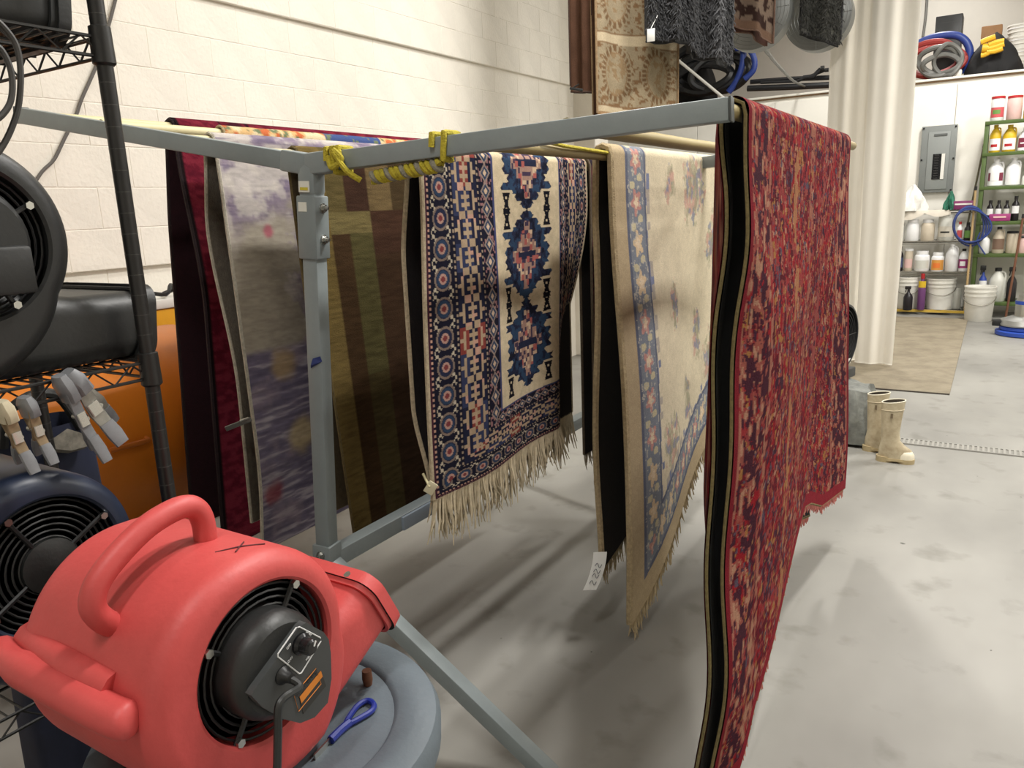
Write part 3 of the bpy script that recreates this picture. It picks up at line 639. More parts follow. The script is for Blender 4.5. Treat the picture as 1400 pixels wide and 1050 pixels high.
def blower(name, label, ctr, sc, w_, m, ylen=.228, tilt=0.0, pitch=0.0, rin=.122, rf=.036, handle=True, grille=True, flange=True, group=None, hub=True):
    ctr = np.array(ctr, float)
    P = volute(ylen, tilt, pitch); n = len(P)
    base = ctr+np.array([-w_/2*sc, 0, P[:, 1].min()*sc])
    t = thing(name, base, label, 'air mover', group)
    T = lambda x, y, z: ctr+sc*np.array([x, y, z])
    d = np.roll(P, -1, 0)-np.roll(P, 1, 0); nr = np.stack([d[:, 1], -d[:, 0]], 1); nr /= np.linalg.norm(nr, axis=1)[:, None]
    rings = []; ks = .9
    for a in np.linspace(PI/2, 0, 7): rings.append((-rf+rf*math.sin(a), P-nr*rf*(1-math.cos(a))*ks))
    for a in np.linspace(0, PI/2, 7): rings.append((-w_+rf-rf*math.sin(a), P-nr*rf*(1-math.cos(a))*ks))
    ang = np.arctan2(P[:, 1], P[:, 0]); circ = np.stack([np.cos(ang), np.sin(ang)], 1)*rin
    allr = [(-.045, circ), (-.004, circ*1.0), (.0, circ*1.04)]+rings
    V = []; F = []
    for x, Q in allr: V += [T(x, q[0], q[1]) for q in Q]
    for i in range(len(allr)-1):
        for k in range(n): F.append((i*n+k, i*n+(k+1) % n, (i+1)*n+(k+1) % n, (i+1)*n+k))
    F.append(tuple((len(allr)-1)*n+k for k in range(n)))
    hb = MB(); hb.add(V, F)
    # outlet duct: rounded box from inside the drum to the flange
    cs = []; xa_, xb_, za_, zb2_, rc = -.022, -w_+.012, -.2285, -.105, .038
    for (cx_, cz_, a0) in ((xa_-rc, zb2_-rc, 0), (xb_+rc, zb2_-rc, 90), (xb_+rc, za_+rc, 180), (xa_-rc, za_+rc, 270)):
        for q_ in np.radians(np.linspace(a0, a0+90, 7)): cs.append((cx_+rc*math.cos(q_), cz_+rc*math.sin(q_)))
    rot_ = lambda y, z: (y*math.cos(pitch)-z*math.sin(pitch), y*math.sin(pitch)+z*math.cos(pitch))
    DV = []; nc_ = len(cs)
    for k_, yy in enumerate((-.02, .06, .12, .17, ylen)):
        lift = [.055, .03, .012, .002, 0][k_]
        for cx_, cz_ in cs:
            z2_ = cz_+(lift if cz_ > -.167 else 0); DV.append(T(cx_, *rot_(yy+tilt*(cz_+.228)/.115*(k_ == 4), z2_)))
    hb.add(DV, [(i_*nc_+k_, i_*nc_+(k_+1) % nc_, (i_+1)*nc_+(k_+1) % nc_, (i_+1)*nc_+k_) for i_ in range(4) for k_ in range(nc_)]+[tuple(4*nc_+k_ for k_ in range(nc_))])
    hs = hb.build('housing', m, t)
    cv = MB(); cv.lathe([(.0, -.046), (rin, -.046)], (0, 0, 0), 'x', 40); cv.v = [tuple(T(*p)) for p in cv.v]; cv.build('inlet_dark_disc', M_dark, t)  # near-black disc: shade inside the inlet put into the colour
    rot = lambda y, z: (y*math.cos(pitch)-z*math.sin(pitch), y*math.sin(pitch)+z*math.cos(pitch))
    if flange:
        fl = MB(); outer = cs; O = []
        for dy, ex in ((-.030, -.002), (-.030, .007), (-.003, .008), (.003, .004), (.003, -.010), (-.02, -.012)):
            for (a_, b_) in outer:
                cxm, czm = (xa_+xb_)/2, (za_+zb2_)/2; xx = a_+math.copysign(ex, a_-cxm); zz = b_+math.copysign(ex, b_-czm); y_ = ylen+tilt*((b_+.228)/.115)+dy
                O.append(T(xx, *rot(y_, zz)))
        m_ = len(outer); FF = [(i*m_+k, i*m_+(k+1) % m_, (i+1)*m_+(k+1) % m_, (i+1)*m_+k) for i in range(5) for k in range(m_)]
        fl.add(O, FF); f_ = fl.build('outlet_flange', m, t)
        sp = MB(); sp.add(O[5*m_:], [tuple(range(m_))]); sp.build('outlet_dark_cap', M_dark, f_)  # flat dark cap standing in for the shade inside the duct
        for xx in (-.05, -w_+.05):
            ry, rz = rot(ylen+tilt-.013, -.097); q = T(xx-.02, ry, rz); nz_ = np.array([0, *rot(0, 1)]); MB().tube([q-nz_*.004, q+nz_*.004], .007, 6).build('screw', M_bolt, f_)
    if grille:
        g = MB()
        for r in np.linspace(.052, rin-.006, 7):
            g.tube([T(-.012, r*math.cos(a), r*math.sin(a)) for a in np.linspace(0, 2*PI, 33)[:-1]], .0022*sc, 5, True)
        for k in range(4):
            a = k*PI/2+.5+pitch; g.tube([T(-.010, .04*math.cos(a), .04*math.sin(a)), T(-.010, rin*math.cos(a), rin*math.sin(a))], .0045*sc, 6)
        gr = g.build('grille', M_grl, t)
        for k in range(4):
            a = k*PI/2+.5+pitch; q = T(-.006, (rin-.006)*math.cos(a), (rin-.006)*math.sin(a)); MB().tube([q, q+np.array([.006, 0, 0])], .007*sc, 6).build('grille_screw', M_bolt, gr)
    if hub:
        h_ = MB().lathe([(.052, -.03), (.05, -.004), (.03, .004), (0, .006)], (0, 0, 0), 'x', 24); h_.v = [tuple(T(*p)) for p in h_.v]; h_.build('motor', M_blk, t)
    return t, T, rot
# --- red air mover on the grey bin
RC = np.array([-.868, .672, 1.035])
redb, T, rot = blower('red_air_mover', 'red plastic air mover with black motor standing on the grey bin', RC, 1.0, .345, M_red, .235, .0, math.radians(27), hub=False)
# top handle follows the drum
def drum(a, r, x): return T(x, r*math.cos(math.radians(a)), r*math.sin(math.radians(a)))
HX = -.135
hp = [drum(146, .155, HX), drum(145, .19, HX), drum(140, .222, HX), drum(130, .233, HX), drum(112, .233, HX), drum(98, .231, HX), drum(90, .222, HX), drum(86, .195, HX), drum(85, .15, HX)]
hp = catmull(hp, 6); MB().tube(hp, .0175, 14).build('handle', M_red, redb)
# side bar for stacking, along the axle, with a notch at its end
sb = MB(); pa = [drum(173, .20, -.36), drum(173, .212, -.30), drum(174, .210, -.15), drum(175, .205, -.06), drum(175, .198, -.028)]
sb.tube(catmull(pa, 5), [.022]*6+[.026]*(len(catmull(pa, 5))-10)+[.026, .025, .021, .012], 14)
pb = [drum(169, .165, -.34), drum(169, .185, -.2), drum(170, .18, -.09)]; sb.tube(catmull(pb, 6), .028, 12)
sb.build('stacking_bar', M_red, redb)
# X marked on the drum
mk = MB(); mq = lambda a, x: drum(a, .1675, x)
mk.tube([mq(95, -.075), mq(84, -.058), mq(72, -.045)], .0012, 5); mk.tube([mq(90, -.047), mq(78, -.072)], .0012, 5)
mk.build('marker_cross', mat('marker_ink', (84, 30, 34), .8), redb)
# motor
XF = RC[0]+.042
mc = onX((389, 914), XF); my, mz = mc[1]-RC[1], mc[2]-RC[2]
mo = MB().lathe([(.08, -.04), (.08, .018), (.076, .032), (.066, .04), (0, .0405)], (RC[0], mc[1], mc[2]), 'x', 40).build('motor', M_blk, redb)
def face(pxy, off=0.0): return onX(pxy, XF+off)
pl = MB()
def plate(b, pts, x0, x1):
    A = [onX(p, XF) for p in pts]; n_ = len(A); V = [np.array([x0, q[1], q[2]]) for q in A]+[np.array([x1, q[1], q[2]]) for q in A]
    F = [tuple(range(n_)), tuple(range(n_, 2*n_))]+[(i, (i+1) % n_, n_+(i+1) % n_, n_+i) for i in range(n_)]; b.add(V, F); return b
# control box: a slab across the motor face with one rounded corner
cb = plate(MB(), [(337, 948), (341, 940), (405, 853), (412, 849), (436, 862), (443, 872), (446, 890), (447, 925), (442, 958), (424, 978), (404, 986), (380, 980), (352, 964)], XF-.045, XF+.010).build('control_box', M_grey, mo)
fr = MB(); rect = [(409, 857), (438, 872), (439, 876), (412, 920), (409, 921), (380, 898), (380, 894), (405, 858)]
fr.tube([face(p, .0108) for p in rect], .0011, 5, True); fr.build('panel_outline', M_white, mo)
kq = face((411, 880), .010)
kb = MB().lathe([(.0165, 0), (.0165, .004), (.0125, .008), (.012, .022), (.009, .025), (0, .0255)], kq, 'x', 20).build('knob', mat('knob_black', (22, 22, 24), .25), mo)
MB().beam(kq+np.array([.0258, .002, .002]), kq+np.array([.0258, .006, .009]), .0015, .002, (1, 0, 0)).build('knob_mark', M_white, kb, smooth=False)
gq = face((384, 922), .006)
MB().lathe([(.014, 0), (.014, .006), (.009, .012), (.007, .022), (0, .022)], gq, 'x', 16).build('grommet', M_grl, mo)
cord = MB(); cp = [gq+np.array([.015, 0, 0]), gq+np.array([.032, .004, -.012]), onX((383, 960), XF+.04), onX((380, 1000), XF+.042), onX((379, 1050), XF+.045), onX((376, 1120), XF+.05), onX((372, 1180), XF+.10), np.array([RC[0]+.22, .55, .55]), np.array([RC[0]+.25, .5, .02]), np.array([RC[0]+.2, .3, .012])]
cord.tube(catmull(cp, 6), .0058, 8); cord.build('power_cord', M_blk, redb)
wl_ = plate(MB(), [(402, 950), (432, 914), (439, 935), (408, 973)], XF+.010, XF+.0108).build('warning_label', mat('label_dark', (46, 44, 42), .6), mo, smooth=False)
lo_ = MB(); lo_.tube([face(p, .0112) for p in [(402, 950), (432, 914), (439, 935), (408, 973)]], .0007, 4, True); lo_.build('label_outline', M_orange, wl_)
plate(MB(), [(402.5, 950), (431.5, 914.5), (434, 922), (405, 958.5)], XF+.0106, XF+.0113).build('label_band', M_orange, wl_, smooth=False)
def facetext(nm, txt, p, size, mm, par, pdir):
    a = face(p, .0116); b_ = face((p[0]+pdir[0], p[1]+pdir[1]), .0116); e1 = (b_-a)/np.linalg.norm(b_-a); e3 = np.array([1.0, 0, 0]); e2 = np.cross(e3, e1)
    M = Matrix(((e1[0], e2[0], e3[0], a[0]-worg(par)[0]), (e1[1], e2[1], e3[1], a[1]-worg(par)[1]), (e1[2], e2[2], e3[2], a[2]-worg(par)[2]), (0, 0, 0, 1)))
    return text_mesh(nm, txt, size, mm, par, M)
facetext('warning_text', 'WARNING', (418, 936), .0092, mat('label_black', (30, 26, 24), .6), wl_, (29, -36))
facetext('panel_text', 'HIGH', (422, 866), .0055, M_white, mo, (-28, -18)); facetext('panel_text', 'OFF', (395, 884), .0055, M_white, mo, (29, -36))
facetext('panel_text', 'LOW', (396, 903), .0055, M_white, mo, (29, -36)); facetext('panel_text', 'MEDIUM', (424, 896), .005, M_white, mo, (29, -36))
# --- grey bin with lid
BZ = RC[2]+volute(.235, 0, math.radians(27))[:, 1].min()
BC = np.array([-1.005, .76]); BR = .293
M_bin = mat('grey_bin_plastic', (94, 104, 112), .5, var=.15, vscale=4, bump=.08, bscale=90)
bn = thing('round_bin', (BC[0], BC[1], 0), 'round grey plastic bin with flat lid carrying the red air mover', 'bin')
MB().lathe([(0, .0), (.225, .0), (.235, .01), (.262, BZ-.11), (.27, BZ-.11), (.27, BZ-.08), (.262, BZ-.08), (.265, BZ-.03), (0, BZ-.03)], (BC[0], BC[1], 0), 'z', 56).build('body', M_bin, bn)
MB().lathe([(.285, BZ-.055), (.296, BZ-.05), (.298, BZ-.012), (.290, BZ+.004), (.262, BZ+.012), (.226, BZ+.010), (.219, BZ+.004), (.216, BZ-.0005), (0, BZ-.001)], (BC[0], BC[1], 0), 'z', 72).build('lid', M_bin, bn)
# blue loop-handled scissors on the lid
M_bl = mat('blue_plastic', (28, 44, 132), .4)
def lidp(p, dz=.006): return onZ(p, BZ+dz)
sc_ = thing('scissors', lidp((470, 985), 0), 'blue-handled scissors lying on the grey bin lid', 'scissors')
lp = catmull([lidp(p) for p in [(474, 986), (488, 966), (502, 958), (511, 963), (508, 972), (492, 982), (476, 990)]], 6, True)
MB().tube(lp, .0052, 8, True).build('handle', M_bl, sc_)
MB().tube(catmull([lidp(p) for p in [(478, 988), (466, 998), (452, 1012)]], 5), .0075, 8).build('grip', M_bl, sc_)
MB().beam(lidp((452, 1012), .004), lidp((430, 1036), .004), .012, .003, (0, 0, 1)).build('blade', M_bolt, sc_, smooth=False)
# small brown cork beside it
q = lidp((503, 936), 0); o = tag(MB().lathe([(.008, 0), (.010, .012), (.009, .03), (0, .03)], q, 'z', 10).build('brown_peg', mat('brown_peg', (124, 78, 52), .7, var=.3)), 'small brown peg under the red air mover outlet', 'peg')

# ------------------------------------------------------------------ black wire shelving with air movers
M_bw = mat('black_coated_wire', (26, 25, 24), .4, var=.2)
SPX, SPY, SD, SLEN = -1.452, .92, .46, 1.25
shelf = thing('wire_shelving', (SPX, SPY, 0), 'black coated wire shelving unit holding black air movers', 'shelving')
SZ = [.10, .80, 1.388, 2.005]
for x in (SPX, SPX-SD):
    for y in (SPY, SPY-SLEN):
        ps = MB().tube([(x, y, 0.0), (x, y, 2.75)], .0148, 14).build('post', M_bw, shelf)
        if y == SPY:
            rg = MB()
            for i in range(64): rg.tube([(x, y, .1+i*.04), (x, y, .1015+i*.04)], .0154, 10)
            r_ = rg.build('groove_rings', mat('groove_grey', (62, 60, 58), .5), ps); r_['kind'] = 'stuff'
        for z in SZ: MB().lathe([(.017, -.034), (.021, -.03), (.0195, .034), (.016, .036)], (x, y, z), 'z', 14).build('collar', M_bw, ps)
for z in SZ:
    b = MB(); wr = .0034
    xa, xb, ya, yb = SPX-SD, SPX, SPY-SLEN, SPY
    for (p, q) in (((xb, ya), (xb, yb)), ((xa, ya), (xa, yb)), ((xa, yb), (xb, yb)), ((xa, ya), (xb, ya))):
        for dz in (.016, -.018): b.tube([(*p, z+dz), (*q, z+dz)], wr, 6)
        L_ = math.hypot(q[0]-p[0], q[1]-p[1]); n = int(L_/.038); n += n % 2
        b.tube([(p[0]+(q[0]-p[0])*i/n, p[1]+(q[1]-p[1])*i/n, z+(.016 if i % 2 else -.018)) for i in range(n+1)], .0024, 5)
    sf = b.build('shelf_truss', M_bw, shelf)
    dk = MB(); i = 0
    y = ya+.02
    while y < yb: dk.tube([(xa, y, z+.016), (xb, y, z+.016)], .0022, 5); y += .026
    for x in (xa+.11, xa+.23, xa+.35): dk.tube([(x, ya, z+.012), (x, yb, z+.012)], .0032, 5)
    dk.build('deck_wires', M_bw, sf)
zt = SZ[2]+.02
# black air mover: its round side faces out, outlet along the shelf
bl, T2, rot2 = blower('black_air_mover', 'black air mover with round motor cover on the middle shelf', (SPX-.03, .645, zt+.2275*1.1), 1.1, .33, M_blk, .29, .02, 0, rin=.122, hub=False, flange=True)
cvr = MB().lathe([(.088, -.03), (.088, .008), (.078, .02), (0, .022)], (0, 0, 0), 'x', 32); cvr.v = [tuple(T2(*p)) for p in cvr.v]; cvo = cvr.build('motor_cover', M_blk, bl)
MB().box(T2(.016, .02, -.045), (.03, .13, .085), ch=.008).build('terminal_box', M_blk, cvo)
b2, T3, r3_ = blower('black_air_mover', 'black air mover on the top shelf above the other', (SPX-.05, .60, SZ[3]+.02+.2275*1.1), 1.1, .33, M_blk, .27, .02, 0, rin=.122)
b3, T4, r4_ = blower('navy_air_mover', 'navy blue air mover with ringed grille under the middle shelf', (SPX-.0, .67, SZ[1]+.02+.2285*1.05), 1.05, .34, M_navy, .235, .0, 0, rin=.125, hub=True)
# hanging cords from the top shelf
o = thing('hose_loops', onX((10, 60), SPX+.04), 'dark grey hoses looping down from the top shelf', 'hose')
for k_, P in enumerate([[(-14, 20), (6, 38), (22, 62), (28, 95), (26, 140), (16, 175), (0, 205), (-20, 225)], [(-20, 55), (0, 66), (13, 90), (17, 115), (14, 140), (2, 158), (-16, 170)]]):
    MB().tube(catmull([onX(p, SPX+.035+.012*k_) for p in P], 5), .0052, 8).build('hose', mat('dark_hose', (58, 56, 54), .5), o)
# tape-wrapped clamps clipped on the middle shelf front
M_met = mat('worn_metal', (150, 148, 142), .38, .7, var=.35, vscale=25); M_tape = mat('silver_tape', (120, 122, 126), .45, var=.25, vscale=20); M_mask = mat('masking_tape', (196, 186, 160), .8, var=.2, vscale=20); M_rust = mat('rusty_metal', (142, 122, 94), .6, .3, var=.35, vscale=30)
def strap(P, wd, th_, side, seg=10):
    """flattened tube: width wd along side, thickness th_"""
    P = [np.array(p, float) for p in P]; n = len(P); b = MB(); V = []
    for i in range(n):
        d = P[min(i+1, n-1)]-P[max(i-1, 0)]; d /= np.linalg.norm(d); sd = np.array(side, float); sd -= d*sd.dot(d); sd /= np.linalg.norm(sd); u_ = np.cross(d, sd)
        for k in range(seg):
            a = 2*PI*k/seg; c_, s_ = math.cos(a), math.sin(a); V.append(P[i]+sd*wd[i]/2*math.copysign(abs(c_)**.5, c_)+u_*th_[i]/2*math.copysign(abs(s_)**.5, s_))
    F = [(i*seg+k, i*seg+(k+1) % seg, (i+1)*seg+(k+1) % seg, (i+1)*seg+k) for i in range(n-1) for k in range(seg)]+[tuple(range(seg-1, -1, -1)), tuple((n-1)*seg+k for k in range(seg))]
    return b.add(V, F)
def clamp(label, p0, p1, wpx, m_body, m_tape, spread=.5, tip=M_tape):
    x = SPX+.022; a = onX(p0, x); b_ = onX(p1, x); t = thing('spring_clamp', b_, label, 'clamp', 'tape-wrapped clamps on the shelf')
    d = b_-a; L_ = np.linalg.norm(d); sd = np.cross(d/L_, (1, 0, 0)); w0 = wpx*.00135
    for k, (s_, ox) in enumerate(((1, .016), (-1, -.026))):
        f_ = lambda q, o_: a+d*q+np.array([o_, 0, 0])+sd*s_*spread*.022*q
        pts = [f_(0, ox*.4), f_(.15, ox*.9), f_(.4, ox*.7), f_(.55, ox*.6), f_(.75, ox*1.3), f_(.86, ox*1.7)]
        strap(pts, [w0*.7, w0*.85, w0, w0, w0*.85, w0*.8], [.006]*6, sd).build('arm', m_body, t)
        strap([f_(.70, ox*1.15), f_(.85, ox*1.65), f_(1.0, ox*2.0)], [w0*.95, w0*1.05, w0*.9], [.012, .013, .010], sd).build('grip', tip, t)
    strap([a-d*.04, a+d*.06, a+d*.16, a+d*.27], [w0*.8, w0*1.15, w0*1.05, w0*1.12], [.03, .046, .05, .040], sd).build('tape_wrap', m_tape, t)
    q = a+d*.5; MB().tube([q+np.array([-.03, 0, 0]), q+np.array([.016, 0, 0])], .005, 8).build('pivot', M_bolt, t)
    strap([a+d*.40+np.array([.0165, 0, 0])+sd*spread*.009, a+d*.56+np.array([.0155, 0, 0])+sd*spread*.012], [w0*.8]*2, [.004]*2, sd, 8).build('steel_plate', mat('bright_steel', (205, 203, 196), .25, .8), t)
clamp('large metal clamp with grey tape and wide jaw on the shelf rail', (94, 512), (166, 592), 22, M_met, M_tape, 1.0)
clamp('metal clamp with a dark handle hanging in front of the navy bag', (82, 518), (142, 622), 16, M_tape, M_tape, .6)
clamp('narrow rusty clamp with silver tape around its jaw', (34, 546), (68, 628), 14, M_rust, M_tape, .4)
clamp('clamp wrapped in crumpled cream masking tape', (2, 552), (42, 640), 15, M_rust, M_mask, .4)
# navy bag with black handle and a stained rag behind the clamps
bx = -2.06; bgq = onX((120, 690), bx)
bg = thing('navy_tote', (bx, .86, 0), 'navy blue tote bag with black handle behind the clamps', 'bag')
g = MB(); zb_, ztp = 0.0, 1.19
Gd = []
for v in np.linspace(0, 1, 10):
    row = []
    for a in np.linspace(0, 2*PI, 29):
        r = 1-.12*v+.04*math.sin(5*a+3*v); row.append((bx+.10*r*np.sign(math.cos(a))*abs(math.cos(a))**.6, .95+.15*r*np.sign(math.sin(a))*abs(math.sin(a))**.6, zb_+(ztp-zb_)*v))
    Gd.append(row)
g.grid(Gd).build('bag_body', mat('navy_cloth', (26, 32, 56), .8, var=.3, vscale=12), bg)
MB().tube(catmull([(bx+.08, .85, 1.17), (bx+.09, .87, 1.25), (bx+.08, .94, 1.28), (bx+.08, 1.0, 1.26), (bx+.08, 1.04, 1.17)], 6), .013, 8).build('handle', M_blk, bg)
rq = [onX(p, bx+.12) for p in [(72, 600), (92, 586), (124, 596), (120, 610), (98, 616), (76, 614)]]
o = tag(MB().add([*rq, *[q+np.array([-.02, 0, -.01]) for q in rq]], [(0, 1, 2, 3, 4, 5), (6, 7, 8, 9, 10, 11)]+[(i, (i+1) % 6, 6+(i+1) % 6, 6+i) for i in range(6)]).build('rag', mat('stained_rag', (150, 144, 132), .9, var=.55, vscale=22)), 'grey stained rag on the navy tote', 'cloth')
# ------------------------------------------------------------------ things behind the shelving
tk = thing('orange_tank', (-3.2, 1.5, 0), 'large orange compressor tank lying behind the wire shelving', 'tank')
M_or = mat('orange_paint', (224, 128, 34), .4, var=.12, vscale=3)
prof = [(0, -1.0)]+[(.42*math.sin(a), -.82-.2*math.cos(a)) for a in np.linspace(.1, PI/2, 7)]+[(.42*math.sin(a), .82+.2*math.cos(a)) for a in np.linspace(PI/2, .1, 7)]+[(0, 1.02)]
ty, tz = 1.35, .80
MB().lathe(prof, (-3.2, ty, tz), 'y', 48).build('vessel', M_or, tk)
for y in (ty-.55, ty+.55): MB().box((-3.2, y, .22), (.55, .08, .44), ch=.01).build('leg', M_or, tk)
hq = [onX(p, -2.77) for p in [(150, 616), (196, 604), (203, 602)]]
MB().tube([*hq, hq[2]+np.array([-.05, 0, .02])], .011, 8).build('pipe_handle', mat('orange_pipe', (200, 112, 40), .5), tk)
# yellow and white crate with cables on top against the wall
M_yel = mat('yellow_plastic', (222, 160, 30), .45, var=.08); M_wp = mat('white_plastic', (226, 224, 216), .45, var=.06)
cz = onX((230, 407), -3.69)[2]
cr = thing('yellow_crate', (-3.75, 1.9, 0), 'yellow and white banded chest against the block wall', 'chest')
MB().box((-3.83, 1.9, cz-.03), (.29, 2.2, .05), ch=.01).build('lid', M_wp, cr)
MB().box((-3.83, 1.9, cz-.165), (.27, 2.18, .22), ch=.01).build('yellow_band', M_yel, cr)
MB().box((-3.83, 1.9, (cz-.275)/2), (.27, 2.18, cz-.275), ch=.01).build('body', M_wp, cr)
cb_ = thing('cable_heap', (-3.62, 2.0, cz), 'tangled black cables heaped on the yellow chest', 'cable')
for k in range(5):
    P = []; y = 1.15+.35*k
    for i in range(9): P.append((-3.77+random.uniform(-.06, .07), y+i*.06, cz+.012+abs(random.gauss(0, .022))*(i % 8 > 0)))
    MB().tube(catmull(P, 4), .011, 6).build('cable', M_blk, cb_)
# thin cord on the wall
cpx = [(163, -20), (150, 30), (135, 82), (112, 135), (104, 158), (88, 190), (74, 218), (58, 234), (40, 262)]
cw = [onX(p, WX+.05) for p in cpx]; cd_ = cw[0]-cw[1]
tag(MB().tube([cw[0]+cd_*((CEIL-.005-cw[0][2])/cd_[2])*k_ for k_ in (1, .5)]+catmull(cw, 6), .008, 6).build('wall_cord', mat('grey_cord', (96, 92, 88), .6)), 'thin dark cord hanging down the white block wall', 'cord')

# ------------------------------------------------------------------ rugs and fans hanging from the ceiling
def hung(label, p_tl, p_br, Yl, Yr, pat, ru, rv, back, bind, ztop=CEIL-.35, th=.01, wave=.03, fringe=None, depth2=.05, slant=0.0):
    """rug hung from a ceiling bar: its left edge at pixel column p_tl[0], right at p_br[0], bottom row p_br[1]"""
    l = onY((p_tl[0], p_br[1]+slant), Yl); r = onY(p_br, Yr)
    o = tag(MB().add([], []).build('rug_tmp', M_paper), '', '') if False else None
    us = np.linspace(0, 1, ru); vs = np.linspace(0, 1, rv); U, V = np.meshgrid(us, vs)
    zb = l[2]+(r[2]-l[2])*U; X = l[0]+(r[0]-l[0])*U; Y = l[1]+(r[1]-l[1])*U
    nx, ny = (r[1]-l[1]), -(r[0]-l[0]); nn = math.hypot(nx, ny); nx, ny = nx/nn, ny/nn
    if ny > 0: nx, ny = -nx, -ny
    H = ztop-zb; wv = wave*np.sin(U*11+1)*V+.3*wave*np.sin(U*23)*V
    def pos(sgn, off=0): return np.stack([X+nx*(wv+sgn*depth2*np.minimum(1, V*4)+off), Y+ny*(wv+sgn*depth2*np.minimum(1, V*4)+off), ztop-H*V], -1)
    Wd = math.hypot(r[0]-l[0], r[1]-l[1])
    front = pos(1); backf = pos(-1)
    b = MB(); b.grid(np.concatenate([backf[::-1][::4], front], 0)); nv = len(b.v); nf = len(b.f)
    fi = pos(1, -th)[::3]; bi = pos(-1, th)[::-3]; b.grid(np.concatenate([bi, fi], 0))
    col = pat(U*Wd, H*V, H*(1-V), np.ones_like(U), Wd); colb = col[::-1][::4]
    org = np.array([(l[0]+r[0])/2, (l[1]+r[1])/2, ztop]); me = bpy.data.meshes.new('hanging_rug'); VV = np.array(b.v)-org; me.from_pydata(VV.tolist(), [], b.f)
    me.materials.append(rug_mat('hung_'+str(len(bpy.data.materials)), bs=150)); me.materials.append(mat('backing_%d_%d_%d' % back, back, .95, var=.25, vscale=40))
    ca = me.color_attributes.new('weave', 'FLOAT_COLOR', 'POINT'); cc = np.ones((len(VV), 4), np.float32); cc[:nv, :3] = np.concatenate([colb, col], 0).reshape(-1, 3); cc[nv:, :3] = lin(back); ca.data.foreach_set('color', cc.ravel())
    mi = np.zeros(len(b.f), np.int32); mi[nf:] = 1; me.polygons.foreach_set('material_index', mi); me.shade_smooth()
    ob = bpy.data.objects.new('hanging_rug', me); COL.objects.link(ob); ob.location = org.tolist(); ORG[ob.name] = org; tag(ob, label, 'rug', 'rugs hung from the ceiling bars')
    e = MB(); Mb = mat('binding_%d_%d_%d' % bind, bind, .9, var=.3, vscale=60)
    for G in (front, backf):
        for k in (0, -1): e.tube(list(G[::3, k]), th*.8, 6)
        e.tube(list(G[-1, ::3]), th*.7, 6)
    e.build('edge_binding', Mb, ob)
    bar = MB().tube([(l[0]-nx*0-(r[0]-l[0])*.08, l[1]-(r[1]-l[1])*.08, ztop+.0), (r[0]+(r[0]-l[0])*.08, r[1]+(r[1]-l[1])*.08, ztop+.0)], .02, 8)
    for t_ in (.02, .98):
        q = l+(r-l)*t_; bar.tube([(q[0], q[1], ztop), (q[0], q[1], CEIL)], .006, 6)
    bo = bar.build('hanging_bar', M_bolt, ob)
    return ob, front
def pat_tan(u, d, b, sd, W):
    c = np.ones(u.shape+(3,))*lin((148, 134, 110)); n = fbm(u*30, d*30, 4); c = c*(.88+.24*n[..., None])
    uu = (u % .30)-.15; bb = (b % .46)-.28; q = np.hypot(uu/.105, bb/.16); a = np.arctan2(bb, uu)
    ring = (np.abs(q-1) < .12) & (np.cos(a*24) > -.3); c = mixc(c, ring, (112, 88, 64)); c = mixc(c, (q < .8) & (fbm(u*34, d*30, 8) > .56), (138, 116, 88)); c = mixc(c, (np.abs(q-.84) < .03), (134, 108, 80))
    c = mixc(c, (q > 1.15) & (fbm(u*40, d*40, 18) > .57), (120, 94, 68)); g = np.abs((b % .46)-.035) < .03; c = mixc(c, g, (186, 170, 142)); c = mixc(c, (np.abs((b % .46)-.07) < .006) | (np.abs((b % .46)-.0) < .006), (124, 98, 72))
    c = mixc(c, b < .03, (150, 122, 90)); return c
tanr, tf = hung('tan rug with carved brown oval medallions hung high before the wall', (812, 0), (925, 168), 4.95, 5.42, pat_tan, 110, 330, (86, 58, 40), (150, 124, 92), wave=.03, depth2=.035, slant=-8)
# folded brown back strip at the tan rug's left edge
def pat_brown(u, d, b, sd, W): n = fbm(u*40, d*20, 4); return np.ones(u.shape+(3,))*lin((76, 54, 42))*(.7+.6*n[..., None])
hung('narrow brown underside flap hanging beside the tan rug', (784, 0), (812, 126), 4.99, 4.97, pat_brown, 20, 80, (70, 46, 34), (64, 44, 34), wave=.015, depth2=.02)
q = onY((788, 122), 4.93); o = tag(MB().beam(q+np.array([-.04, -.02, .008]), q+np.array([.05, .02, -.01]), .014, .016, (0, 1, 0), ch=.002).build('black_clamp', M_blk), 'small black clamp at the brown flap corner', 'clip'); MB().tube([q+np.array([-.02, -.01, .01]), q+np.array([.02, .0, .03])], .005, 6).build('lever', M_blk, o)
def shag(rgb, rgb2):
    def p(u, d, b, sd, W): n = fbm(u*60, d*45, 4, 3); c = np.ones(u.shape+(3,))*lin(rgb); c = mixc(c, n > .5, rgb2); return c*(.6+.8*fbm(u*120, d*90, 7)[..., None])
    return p
def add_pile(ob, G, rgb, n=5200, ln=.035):
    G = np.asarray(G); a, b_ = G.shape[:2]; p = MB()
    for i in range(n):
        j, k = int(a*(.35+.65*random.random()))-1, random.randrange(b_); q = G[max(j, 0), k]; v = np.array([random.uniform(-1, 1), random.uniform(-1, .4), -random.random()-.3]); v *= ln/np.linalg.norm(v)
        p.tube([q, q+v*.6, q+v+np.array([0, 0, -.006])], [.0045, .004, .001], 3, caps=False)
    o = p.build('shag_pile', mat('shag_%d_%d_%d' % rgb, rgb, .95, var=.5, vscale=30), ob); o['kind'] = 'stuff'
s1, g1 = hung('charcoal shag rug with white tag hanging beside the tan rug', (884, 0), (946, 56), 4.95, 5.12, shag((52, 52, 54), (84, 84, 84)), 40, 120, (60, 60, 60), (50, 50, 52), wave=.03)
add_pile(s1, g1, (58, 58, 60))
